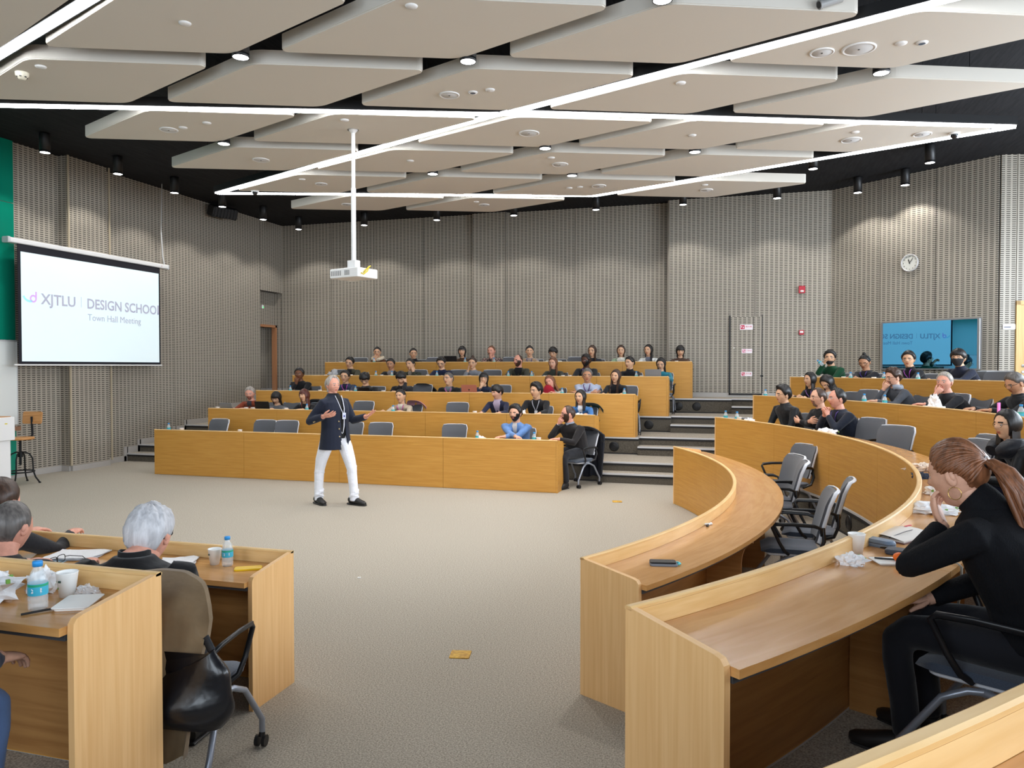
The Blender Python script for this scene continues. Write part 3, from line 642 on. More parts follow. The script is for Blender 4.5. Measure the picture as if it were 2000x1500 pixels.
# ------------------------------------------------------------------ fixed desks
# a desk is swept along s (metres); r = 0 at its front face, growing towards the seats
HT, WT, DD = .777, .70, .43
class Line:
    def __init__(s, x0, x1, Y, sy): s.x0, s.L, s.Y, s.sy = x0, abs(x1-x0), Y, sy
    def p(s, u, r): return (s.x0+u, s.Y+s.sy*r)
    arc = False
class Arc:
    def __init__(s, R, a0, a1): s.R, s.a0, s.L, s.d = R, a0, abs(a1-a0)*R, (1 if a1 > a0 else -1)
    def p(s, u, r): a = s.a0+s.d*u/s.R; return ((s.R+r)*math.cos(a), (s.R+r)*math.sin(a))
    arc = True
def sweep(mb, c, s0, s1, prof, mi=0, step=.16, zo=0, vert=False):
    """closed profile [(r,z)] swept from s0 to s1"""
    n = max(1, int((s1-s0)/step)) if c.arc else 1; m = len(prof); vs = []
    per = [0]
    for i in range(m): per.append(per[-1]+math.dist(prof[i], prof[(i+1) % m]))
    S = [s0+(s1-s0)*i/n for i in range(n+1)]
    for u in S:
        for r, z in prof: x, y = c.p(u, r); vs.append((x, y, z+zo))
    fs = []; uv = []
    for i in range(n):
        for k in range(m):
            j = (k+1) % m; fs.append((i*m+k, i*m+j, (i+1)*m+j, (i+1)*m+k))
            q = [(S[i], per[k]), (S[i], per[k+1]), (S[i+1], per[k+1]), (S[i+1], per[k])]
            uv.append([(b, a) for a, b in q] if vert else q)
    fs += [tuple(range(m-1, -1, -1)), tuple(range(n*m, n*m+m))]
    uv += [[(p[0], p[1]) for p in prof[::-1]], [(p[0], p[1]) for p in prof]]
    v0 = c.p(s0, 0); v1 = c.p(s0+.1, 0); v2 = c.p(s0, .1)
    if (v1[0]-v0[0])*(v2[1]-v0[1])-(v1[1]-v0[1])*(v2[0]-v0[0]) > 0: fs = [f[::-1] for f in fs]; uv = [u[::-1] for u in uv]
    mb.add(vs, fs, mi, False, uv)
def rect(r0, r1, z0, z1): return [(r0, z0), (r1, z0), (r1, z1), (r0, z1)]
ENDPROF = [(0, 0), (0, HT), (.36, .729), (.385, .722), (.398, .705), (.40, .68), (.40, 0)]
SUPPROF = [(.03, 0), (.03, .665), (.36, .665), (.36, .60), (.33, .585), (.30, .55), (.285, .50), (.28, .45), (.28, 0)]
def desk(name, lbl, c, zo, group, cat='desk', nseg=None, ends=(True, True), endm=None):
    t = thing(name, lbl, cat, (0, 0, 0), 0, group)
    n = nseg or max(2, round(c.L/1.55)); w = (c.L-.05)/n
    for i in range(n):
        a, b = .025+i*w+.002, .025+(i+1)*w-.002
        mb = MB(); sweep(mb, c, a, b, rect(0, .024, .004, HT-.012), zo=zo); ob('front_panel', mb, M_FRONT, t)
        mb = MB(); sweep(mb, c, a, b, rect(.026, DD, WT-.028, WT), zo=zo); ob('worktop', mb, M_TOP, t)
        if i:
            mb = MB(); sweep(mb, c, a-.014, a+.010, SUPPROF, zo=zo); ob('support_panel', mb, M_INNER, t)
    mb = MB(); sweep(mb, c, .0, c.L, [(-.003, HT-.012), (.027, HT-.012), (.028, HT-.003), (.022, HT+.002), (.003, HT+.002), (-.004, HT-.003)], zo=zo); ob('edge_band', mb, M_RIM, t)
    mb = MB(); sweep(mb, c, .03, c.L-.03, rect(.0245, .026, .01, WT-.03), zo=zo); ob('inner_lining', mb, M_INNER, t)
    mb = MB(); sweep(mb, c, .03, c.L-.03, rect(.0245, .0265, WT+.001, HT-.013), zo=zo); ob('upstand', mb, M_RIM, t)
    mb = MB(); sweep(mb, c, .03, c.L-.03, rect(.31, .405, WT-.05, WT-.029), zo=zo); ob('cable_tray', mb, M_UNDER, t)
    for e, (a, b) in zip(ends, ((0, .025), (c.L-.025, c.L))):
        if e: mb = MB(); sweep(mb, c, a, b, ENDPROF, zo=zo, vert=False); ob('end_panel', mb, endm or M_ENDP, t)
    return t
G_ST = 'straight desk rows facing the photographer'
ordn = ['front', 'second', 'third', 'fourth', 'back']
for k in range(5):
    desk('straight_desk', 'long straight oak desk with plain panel front, %s row of the left seating block' % ordn[k], Line(XBEG[k], XEND[k], ROWY[k], 1), k*T, G_ST, nseg=(4, 5, 5, 6, 6)[k], ends=(True, True), endm=M_FRONT)
desk('straight_desk', 'oak desk at lower left where the white-haired man sits', Line(-1.5, 4.02, -3.48, -1), 0, 'straight desk rows at the lower left')
desk('straight_desk', 'nearest oak desk at the lower left corner with tissue bag and bottle', Line(-1.5, 4.41, -4.99, -1), T, 'straight desk rows at the lower left')
G_CV = 'curved desk rows on the right'
def arcdesk(lbl, R, y0, y1, zo, ends=(True, True)):
    return desk('curved_desk', lbl, Arc(R, math.asin(y0/R), math.asin(y1/R)), zo, G_CV, ends=ends)
arcdesk('innermost curved oak desk bearing only a phone and two pens', 6.49, 3.09, -3.17, 0)
arcdesk('second curved oak desk from the stage where the ponytailed woman leans', 7.865, 4.83, -4.90, T)
arcdesk('third curved oak desk, cut by the lower right corner', 9.183, 6.17, -6.95, 2*T)
arcdesk('outermost curved oak desk in front of the wall display', 10.6, 7.51, -6.8, 3*T)

# ------------------------------------------------------------------ chairs
M_MESHF = mat('chair_mesh', (84, 86, 92), .75, c2=(72, 74, 80), scale=(300, 300, 300), bump=.2, bdist=.002, sheen=.3)
M_PAD = mat('chair_seat', (66, 76, 92), .85, c2=(56, 66, 82), scale=(200, 200, 200), bump=.2, bdist=.002, sheen=.3)
M_FRW = mat('chair_frame_white', (218, 220, 226), .35); M_LEG = mat('chair_leg_silver', (150, 156, 168), .35, metal=.5)
M_ARM = mat('chair_arm_black', (24, 24, 27), .4)
def backpt(u, v, o=0):   # u -1..1 across, v 0..1 up
    w = .192+.024*v; x = u*w; z = .50+.385*v; y = -.215-.10*v-.045*max(0, v-.8)**1.0*2 + .035*u*u
    return (x, y+o, z)
def chair_proto():
    t = thing('conference_chair', 'grey chair', 'chair', (0, 0, 0))
    mb = MB(); nu, nv = 11, 9
    fr = lambda i, j, o: (lambda p: p)(backpt((-1+2*i/(nu-1))*(1-.10*(j == nv-1 or j == 0)), j/(nv-1), o))
    mb.grid(lambda i, j: fr(i, j, .012), nu, nv); mb.grid(lambda i, j: fr(nu-1-i, j, -.012), nu, nv)
    per = [(i, 0) for i in range(nu)]+[(nu-1, j) for j in range(1, nv)]+[(i, nv-1) for i in range(nu-2, -1, -1)]+[(0, j) for j in range(nv-2, 0, -1)]
    vs = [fr(i, j, .012) for i, j in per]+[fr(i, j, -.012) for i, j in per]; m = len(per)
    mb.add(vs, [(k, m+k, m+(k+1) % m, (k+1) % m) for k in range(m)], 0, True); ob('backrest', mb, M_MESHF, t)
    side = [(k/8) for k in range(9)]
    path = [backpt(-1.0, v, -.022) for v in side[:-1]]+[backpt(-.9, 1.0, -.014)]+[backpt(u, 1.02, -.02) for u in (-.6, -.2, .2, .6)]+[backpt(.9, 1.0, -.014)]+[backpt(1.0, v, -.022) for v in side[:-1][::-1]]
    mb = MB(); mb.tube(path, [(.0065, .015)]*len(path), 8); ob('back_frame', mb, M_FRW, t)
    mb = MB(); mb.grid(lambda i, j: ((-1+2*i/8)*.21*(1-.12*(j in (0, 6))), -.2+.42*j/6, .455-.012*(1-((-1+2*i/8))**2)-(.03 if j == 6 else 0)-(.015 if i in (0, 8) else 0)), 9, 7)
    mb.grid(lambda i, j: ((1-2*i/8)*.21*(1-.12*(j in (0, 6))), -.19+.40*j/6, .405), 9, 7)
    per = [(i, 0) for i in range(9)]+[(8, j) for j in range(1, 7)]+[(i, 6) for i in range(7, -1, -1)]+[(0, j) for j in range(5, 0, -1)]
    A = lambda i, j: ((-1+2*i/8)*.21*(1-.12*(j in (0, 6))), -.2+.42*j/6, .455-.012*(1-((-1+2*i/8))**2)-(.03 if j == 6 else 0)-(.015 if i in (0, 8) else 0))
    B = lambda i, j: ((-1+2*i/8)*.21*(1-.12*(j in (0, 6))), -.19+.40*j/6, .405)
    m = len(per); mb.add([A(*q) for q in per]+[B(*q) for q in per], [(k, m+k, m+(k+1) % m, (k+1) % m) for k in range(m)], 0, True); ob('seat', mb, M_PAD, t)
    mb = MB(); mb.rbox((0, 0, .393), (.38, .36, .022), .04); ob('seat_shell', mb, M_FRW, t)
    for s in (-1, 1):
        mb = MB(); mb.tube([(s*.203,-.22,.56),(s*.25,-.21,.62),(s*.262,-.16,.64),(s*.262,.0,.645),(s*.262,.12,.64),(s*.26,.145,.62),(s*.25,.09,.50),(s*.235,.05,.43),(s*.20,.02,.40)], [(.012,.012)]*2+[(.02,.011)]*3+[(.013,.013)]*4, 8); ob('armrest', mb, M_ARM, t)
        mb = MB(); mb.tube([(s*.203,-.23,.62),(s*.225,-.235,.52),(s*.22,-.20,.43),(s*.19,-.1,.395)], [(.02,.014)]*4, 8); ob('back_bracket', mb, M_ARM, t)
        for q in (-1, 1):
            y = q*.26-.01
            mb = MB(); mb.tube([(s*.2, -.02, .375), (s*.22, -.02+q*.05, .372), (s*.235, -.02+q*.13, .33), (s*.25, y-q*.03, .17), (s*.252, y, .13), (s*.252, y, .055)], .0145, 8)
            lg = ob('leg', mb, M_LEG, t)
            mb = MB()
            for e in (-.018, .018): mb.tube([(s*.252+e-.008, y-.01, .028), (s*.252+e+.008, y-.01, .028)], .028, 14)
            mb.tube([(s*.252, y, .065), (s*.252, y-.005, .045)], .016, 8); ob('caster', mb, M_ARM, lg)
    mb = MB(); mb.tube([(-.2,-.02,.372),(.2,-.02,.372)], .016, 10); ob('crossbar', mb, M_LEG, t)
    return t
CH0 = chair_proto(); CHUSED = [0]
def chair(x, y, z, face, label, group):
    """face: heading of the sitter, degrees in the room frame"""
    rz = R_(face-90)
    if group.startswith('grey chairs with') and CHUSED[0] and y > 2 and x < 9.9:
        o = dup(CH0, (x, y, z), rz, label, group); o.scale = (.97, 1, .94); return o
    if not CHUSED[0]:
        CHUSED[0] = 1; CH0.location = (x, y, z); CH0.rotation_euler = (0, 0, rz); CH0['label'] = label; CH0['group'] = group; return CH0
    return dup(CH0, (x, y, z), rz, label, group)
GE = 'empty grey conference chairs'
for k, lst in enumerate([
    [(-2.62, -6, 'leftmost empty grey chair behind the front straight desk'), (-1.60, 4, 'second empty grey chair from the left behind the front straight desk'), (-1.12, 10, 'third empty grey chair from the left behind the front straight desk'),
     (.13, 2, 'empty grey chair half hidden by the speaker behind the front straight desk'), (.72, 10, 'empty grey chair right of the speaker behind the front straight desk'), (2.05, 6, 'empty grey chair left of the curly-haired man in blue sweater')],
    [(-.35, 0, 'empty grey chair behind the second desk, seen over the speaker\'s hand'), (1.6, 6, 'empty grey chair behind the second desk, left of the woman in navy blazer')],
    [(.30, 0, 'empty black-backed chair in third row beside the man leaning on his wrist'), (2.02, 4, 'empty grey chair in third row right of the rose gold laptop'), (4.55, 6, 'empty grey chair at the right end of the third row')],
    [(-.36, 4, 'empty grey chair in fourth row between green-jacket man and navy sweater man'), (.62, 4, 'empty grey chair in fourth row between navy sweater man and bun-haired woman'), (1.40, 4, 'empty grey chair in fourth row left of the bald bearded man')],
    [(-2.55, 0, 'leftmost empty grey chair in the back row beside the flower'), (-.53, 0, 'empty grey chair in the back row left of the black laptop'), (1.42, 0, 'empty grey chair in the back row right of the plaid shirt man'), (3.0, 0, 'empty grey chair in the back row right of the short-haired woman')]]):
    for x, r, lb in lst: chair(x, ROWY[k]+.76, k*T, -90+r, lb, GE)
GC = 'empty grey chairs along the curved desks'
def chR(x, y, zo, face, lb, off=.27):
    """x, y: where the top of the backrest is"""
    a = R_(face); chair(x+off*math.cos(a), y+off*math.sin(a), zo, face, lb, GC)
for x, y, fa, lb in ((7.32, 2.62, 215, 'farthest grey chair inside the curved front row, near the wood panel'), (7.11, 1.39, 200, 'second farthest grey chair of the curved front row, showing its mesh'), (7.14, .85, 178, 'middle grey chair of the curved front row, its white frame edge showing'),
                     (7.40, -.34, 172, 'grey chair of the curved front row closest to the riser grilles'), (7.19, -.95, 180, 'nearest grey chair of the curved front row with full seat visible')): chR(x, y, 0, fa, lb)
for x, y, fa, lb in ((8.19, 3.30, 218, 'grey chair behind second curved desk right beside the man with clasped hands'), (8.23, 1.98, 226, 'wide grey chair standing alone behind the second curved desk'), (8.62, .40, 200, 'grey chair behind the ponytailed woman\'s head'), (8.84, .95, 195, 'grey chair half hidden beside the puffer-jacket woman')): chR(x, y, T, fa, lb)
for x, y, fa, lb in ((8.52, 5.75, 215, 'grey chair behind third curved desk beside the long-haired women'), (9.35, 4.12, 215, 'grey chair in front of the older man touching his mouth')): chR(x, y, 2*T, fa, lb)
chR(10.26, 5.46, 3*T, 225, 'grey chair in the top curved row below the pale door')
# ------------------------------------------------------------------ people
def sm(a, b, x): 
    t = min(1, max(0, (x-a)/(b-a))); return t*t*(3-2*t)
def g(x, m, s): return math.exp(-((x-m)/s)**2)
def head_pt(x, y, z, k=1.0, wide=1.05):
    """unit direction (x right, y forward, z up) -> point on a human head, metres"""
    low = max(0, -z); px = x*.0765*wide; py = y*.096; pz = z*.120
    px *= 1-.34*low**1.7+.05*g(z, .35, .35)
    if y < 0: py *= 1-.38*sm(.1, .9, low)+.06*g(z, .3, .4)
    else:
        py *= 1-.10*low
        ax = abs(x)
        t = (.16-z)/.36
        if 0 < t < 1.22: py += .027*(min(t, 1)**1.3)*(1-sm(1.0, 1.22, t))*g(x, 0, .15+.06*min(1, t))
        py -= .010*g(ax, .38, .17)*g(z, .05, .12)
        py += .005*g(z, .21, .09)*g(ax, .3, .35)
        py += .007*g(z, -.50, .10)*g(x, 0, .26) - .003*g(z, -.47, .03)*g(x, 0, .2) - .004*g(z, -.64, .06)*g(x, 0, .3)
        py += .016*g(z, -.86, .16)*g(x, 0, .42); px += math.copysign(.004, x)*g(z, -.15, .16)*g(ax, .62, .2)
    return Vector((px*k, py*k, pz*k))
def add_head(mb, M, k=1.0, beard=0, nu=40, nv=34, wide=1.05, mask=False):
    T0 = mb.T; mb.T = M if T0 is None else T0 @ M
    def fn(i, j):
        ph = math.pi*(j+.0)/(nv-1)*.995+.002; th = 2*math.pi*i/nu; return head_pt(math.sin(ph)*math.sin(th), math.sin(ph)*math.cos(th), math.cos(ph), k, wide)
    def mf(i, j):
        ph = math.pi*(j+.5)/(nv-1); th = 2*math.pi*(i+.5)/nu; x, y, z = math.sin(ph)*math.sin(th), math.sin(ph)*math.cos(th), math.cos(ph)
        if y > 0 and abs(x) < .25 and -.56 < z < -.40: return 1
        if y > 0 and .12 < abs(x) < .56 and .17 < z < .26: return 2
        if beard and y > -.05 and z < -.30-.0*abs(x) and not (abs(x) < .1 and z > -.36): return 3 if (beard > 1 or abs(x) < .5) else 0
        if beard and y > -.05 and abs(x) > .62 and z < .05 and beard > 1: return 3
        return 0
    mb.grid(fn, nu, nv, closeu=True, mif=mf)
    for s in (-1, 1):   # ears
        vs = MB(); c = Vector((s*.074*k*wide, -.008*k, -.006*k))
        mb.T = (M if T0 is None else T0 @ M) @ Matrix.Translation(c) @ Matrix.Rotation(s*R_(-22), 4, 'Z') @ Matrix.Rotation(R_(-8), 4, 'X')
        mb.ball((s*.004, 0, 0), (.009*k, .019*k, .032*k), 10, 8); mb.ball((s*.006, -.006, .006), (.011*k, .012*k, .022*k), 8, 6)
    mb.T = T0
def add_hand(mb, W, d, pn, side, curl=.5, k=1.0, spread=.12, n=6, thumb=.6):
    """W wrist point, d direction of the fingers, pn palm normal (the way the palm looks), side +1 right hand / -1 left"""
    d = Vector(d).normalized(); pn = Vector(pn); pn = (pn-d*pn.dot(d)).normalized(); s = d.cross(pn)*side  # towards the thumb
    W = Vector(W)
    P = lambda a, b, c=0: W+d*(a*k)+s*(b*k)+pn*(c*k)
    st = [(-.03, .026, .020, 0), (0, .027, .019, 0), (.02, .033, .018, .002), (.05, .041, .0165, .002), (.08, .0415, .0135, 0), (.093, .036, .009, -.002)]; vs = []
    for a, wa_, wb_, o in st:
        for q in range(12):
            an = 2*math.pi*q/12; vs.append(W+d*(a*k)+s*((math.cos(an)*wa_+o)*k)+pn*(math.sin(an)*wb_*k))
    fs = [(i*12+q, i*12+(q+1) % 12, (i+1)*12+(q+1) % 12, (i+1)*12+q) for i in range(5) for q in range(12)]+[tuple(range(11, -1, -1)), tuple(range(60, 72))]
    if side < 0: fs = [f[::-1] for f in fs]
    mb.add(vs, fs, 0, True)
    for q, (b, L) in enumerate(((.029, .072), (.010, .080), (-.010, .074), (-.028, .058))):
        c = curl*(1+.12*q); dirv = (d+s*(spread*(1.5-q)*.5)).normalized(); p = P(.086-.004*abs(q-1), b, 0); pts = [p-dirv*.012*k, p]; a = 0
        for seg in (.46, .30, .24):
            a += c*.85; dv = dirv*math.cos(a)+pn*math.sin(a); p = p+dv*(L*seg*k); pts.append(p)
        r = .0092-.0006*(q == 3)
        mb.tube(pts, [r*k*1.0, r*k*1.02, r*k*.96, r*k*.9, r*k*.68], n)
        mb.ball(pts[-1], r*k*.68, 6, 4)
    p0 = P(.02, .026, .006); dv = (d*.75+s*.62+pn*.25*thumb).normalized(); p1 = p0+dv*.036*k; dv2 = (d*.95+s*.22+pn*.4*thumb).normalized(); p2 = p1+dv2*.032*k; p3 = p2+(dv2+pn*.25*thumb).normalized()*.024*k
    mb.tube([p0-dv*.015*k, p0, p1, p2, p3], [.011*k, .014*k, .0115*k, .0105*k, .0075*k], n); mb.ball(p3, .0075*k, 6, 4)
def add_hand2(mb, *a, **kw):
    """add_hand builds the palm with its wide axis across; rotate tube frame by using an explicit grid"""
    add_hand(mb, *a, **kw)
HAIRLINE = {
 'short':  ([0, 30, 50, 62, 74, 84, 96, 112, 128, 180], [.66, .62, .52, .25, .02, -.12, .02, -.08, -.48, -.62]),
 'buzz':   ([0, 30, 50, 62, 74, 84, 96, 112, 128, 180], [.70, .66, .56, .30, .08, -.05, .05, -.05, -.42, -.55]),
 'fringe': ([0, 30, 45, 58, 70, 84, 96, 112, 128, 180], [.30, .30, .30, .10, -.05, -.15, .0, -.12, -.5, -.66]),
 'bald':   ([0, 40, 70, 80, 92, 110, 126, 180], [.995, .99, .97, .30, .12, .0, -.42, -.55]),
 'reced':  ([0, 22, 38, 55, 66, 76, 86, 98, 112, 128, 180], [.80, .88, .90, .66, .25, .02, -.1, .04, -.08, -.48, -.62]),
 'long':   ([0, 6, 30, 48, 58, 70, 180], [.72, .74, .62, .40, -.2, -.75, -.92]),
 'part':   ([0, 30, 48, 58, 66, 180], [.66, .60, .40, .0, -.72, -.9]),
 'bangs':  ([0, 35, 48, 56, 64, 180], [.26, .27, .2, -.35, -.85, -.95]),
 'up':     ([0, 30, 50, 64, 76, 92, 104, 118, 130, 180], [.66, .60, .46, .22, .08, .10, .04, -.1, -.42, -.55]),
}
def hair_cap(mb, style, t0=.014, curly=0, k=1.0, top=1.0, seed=0, nu=44, nv=15, wide=1.05, sweep_=0):
    A, B = HAIRLINE[style]; rng = Vector((seed*3.1, seed*1.7, 5))
    def col(i): 
        th = -math.pi+2*math.pi*i/nu; az = abs(math.degrees(th)); zb = float(np.interp(az, A, B))
        zb += .025*math.sin(i*2.7+seed) if style != 'bald' else 0
        return th, math.acos(max(-1, min(.998, zb)))
    def fn(i, j):
        th, pm = col(i % nu); ph = pm*(j/(nv-1)) if j else .002
        x, y, z = math.sin(ph)*math.sin(th), math.sin(ph)*math.cos(th), math.cos(ph)
        e = 1-j/(nv-1); p = head_pt(x, y, z, k, wide)
        t = t0*(.35+.65*sm(0, .28, e))*(1+(top-1)*sm(.2, .9, z))*(1 if j < nv-1 else -.25)
        nz = noise.noise(Vector((x*9, y*9, z*9))+rng); st = noise.noise(Vector((th*9, z*2.0, 1))+rng)
        t *= 1+.22*st; 
        if curly: t += curly*(.6*nz+.5*abs(noise.noise(Vector((x*16, y*16, z*16))+rng)))*sm(0, .2, e)
        if sweep_: t += sweep_*sm(.3, .8, y)*sm(.2, .7, z)*sm(0, .15, e)
        return p + Vector((x, y, z))*t*k
    mb.grid(fn, nu, nv, closeu=True)
def hair_curtain(mb, length, A=62, flare=.0, t=.03, k=1.0, back=.0, seed=0, z0=.02, nu=26, nv=9, wave=.0):
    """hanging hair: a thick C-shaped sheet round the back and sides of the head"""
    def pt(i, j, out):
        u = -1+2*i/(nu-1); az = math.pi+u*R_(180-A); s = j/(nv-1); z = z0-s*length
        rx = (.084+flare*s)*k; ry = (.100+.3*flare*s)*k; r = 1-.10*sm(.0, .35, s)*(z0 > -.02)
        if not out: r -= t/.09*(.9)
        w = 1+.06*noise.noise(Vector((u*7+seed, s*1.2, seed)))+wave*math.sin(s*9+u*4)
        e = 1-.55*(abs(u)**6)*(0 if out else 0)
        x = math.sin(az)*rx*r*w; y = math.cos(az)*ry*r*w-back*s*k
        if s > .95: x *= .94
        return (x, y, z*k if out else (z+.004)*k)
    mb.grid(lambda i, j: pt(i, j, True), nu, nv); mb.grid(lambda i, j: pt(nu-1-i, j, False), nu, nv)
    per = [(i, 0) for i in range(nu)]+[(nu-1, j) for j in range(1, nv)]+[(i, nv-1) for i in range(nu-2, -1, -1)]+[(0, j) for j in range(nv-2, 0, -1)]
    m = len(per); mb.add([pt(i, j, True) for i, j in per]+[pt(i, j, False) for i, j in per], [(q, m+q, m+(q+1) % m, (q+1) % m) for q in range(m)], 0, True)
def ik(S, W, l1, l2, hint):
    S = Vector(S); W = Vector(W); d = W-S; L = min(d.length, (l1+l2)*.995); dn = d.normalized(); W = S+dn*L
    a = (l1*l1-l2*l2+L*L)/(2*L); h = math.sqrt(max(0, l1*l1-a*a)); hv = Vector(hint); hv = (hv-dn*hv.dot(dn)).normalized()
    return S+dn*a+hv*h, W
def ring_loft(mb, rings, n=14, mi=0, caps=True):
    """rings: (centre, half width x, half depth y, tilt about x)"""
    vs = []
    for c, w, d, tl in rings:
        for q in range(n):
            a = 2*math.pi*q/n; ca, sa = math.cos(a), math.sin(a)
            x = math.copysign(abs(ca)**.85, ca)*w; y = math.copysign(abs(sa)**.85, sa)*d
            vs.append((c[0]+x, c[1]+y*math.cos(tl), c[2]+y*math.sin(tl)))
    m = len(rings); mb.add(vs, [(i*n+q, i*n+(q+1) % n, (i+1)*n+(q+1) % n, (i+1)*n+q) for i in range(m-1) for q in range(n)], mi, True)
    if caps: mb.add(vs, [tuple(range(n-1, -1, -1)), tuple(range((m-1)*n, m*n))], mi)
SKINC = {'light': (222, 172, 146), 'east': (218, 172, 138), 'pink': (222, 160, 138), 'tan': (190, 140, 108), 'dark': (92, 58, 42), 'brown': (120, 78, 54)}
def skin(k): return mat('skin_'+k, SKINC[k], .52, c2=tuple(int(v*.93) for v in SKINC[k]), scale=(30, 30, 30), spec=.35)
def lips(k): c = SKINC[k]; return mat('lips_'+k, (int(c[0]*.84), int(c[1]*.62), int(c[2]*.62)), .45)
HC = {'black': (20, 18, 18), 'dbrown': (48, 32, 24), 'brown': (86, 56, 38), 'auburn': (70, 34, 26), 'grey': (128, 122, 116), 'dgrey': (74, 70, 68), 'white': (176, 176, 180), 'chest': (98, 62, 40)}
def hairm(k): c = HC[k]; return mat('hair_'+k, c, .42, c2=tuple(min(255, int(v*(1.12 if k == 'white' else 1.35)+6)) for v in c), scale=(60, 60, 6), detail=4, bump=.6, bdist=.003, spec=.45)
def cloth(c, c2=None, rough=.85, sc=7, bump=.55, kind=''):
    return mat('cloth_%d_%d_%d%s' % (c+(kind,)), c, rough, c2=c2 or tuple(int(v*.86) for v in c), scale=(sc, sc, sc), detail=4, bump=bump, bdist=.02, spec=.25, sheen=.15)
EYEW = mat('eye_white', (176, 166, 160), .35); IRIS = mat('eye_dark', (26, 18, 14), .2)
eyeb = MB(); eyeb.ball((0, 0, 0), (.0125, .0112, .0082), 12, 8, 0)
eyeb.T = Matrix.Translation((0, .0050, -.0005)); eyeb.ball((0, 0, 0), (.0068, .0070, .0066), 8, 6, 1); eyeb.T = None
EYEM = eyeb.mesh('eye', [EYEW, IRIS])
def glasses(style, m):
    mb = MB(); w, h, x0 = {'round': (.021, .019, .031), 'rect': (.025, .015, .032), 'big': (.027, .021, .033)}[style]
    p = 2 if style == 'round' else 3.2; r = .0016 if m is not M_BLACK else .0024
    for s in (-1, 1):
        pts = []
        for q in range(18):
            a = 2*math.pi*q/18; c, sn = math.cos(a), math.sin(a)
            pts.append((s*x0+w*math.copysign(abs(c)**(2/p), c), .104-.012*abs(c*w+x0*1)*s*s/.05*.6, .004+h*math.copysign(abs(sn)**(2/p), sn)))
        mb.tube(pts, r, 5, closed=True)
        mb.tube([(s*(x0+w), .094, .010), (s*.073, .075, .012), (s*.081, .0, .008), (s*.080, -.02, -.006)], r, 5)
    mb.tube([(-x0+w, .099, .008), (0, .106, .012), (x0-w, .099, .008)], r, 5)
    return mb
LEGS = {}
def seated_legs(dy=0):
    if 'm' not in LEGS:
        mb = MB(); ring_loft(mb, [((0,-.02,.46), .13, .10, 0), ((0,-.03,.50), .17, .125, 0), ((0,-.03,.58), .165, .12, 0), ((0,-.02,.62), .14, .1, 0)])
        for s in (-1, 1):
            mb.tube([(s*.09,-.05,.515),(s*.10,.08,.52),(s*.115,.26,.52),(s*.125,.38,.51),(s*.128,.425,.47),(s*.128,.425,.40),(s*.13,.40,.25),(s*.13,.385,.09)], [.09,.088,.075,.066,.062,.058,.055,.052], 12)
        LEGS['m'] = remesh(mb, .018, 3)
        mb = MB(); mb.T = Matrix.Translation((0,0,0))
        mb.tube([(0,-.06,.055),(0,-.02,.06),(0,.05,.05),(0,.12,.035),(0,.17,.03),(0,.19,.028)], [(.034,.045),(.036,.05),(.04,.042),(.043,.033),(.036,.027),(.018,.018)], 12)
        mb.tube([(0,-.07,.01),(0,.0,.01),(0,.1,.01),(0,.18,.01)], [(.036,.01),(.038,.01),(.044,.01),(.03,.01)], 10); LEGS['shoe'] = mb
    return LEGS['m']
SPK = Vector((1.36, 1.73))
PMESH = {}
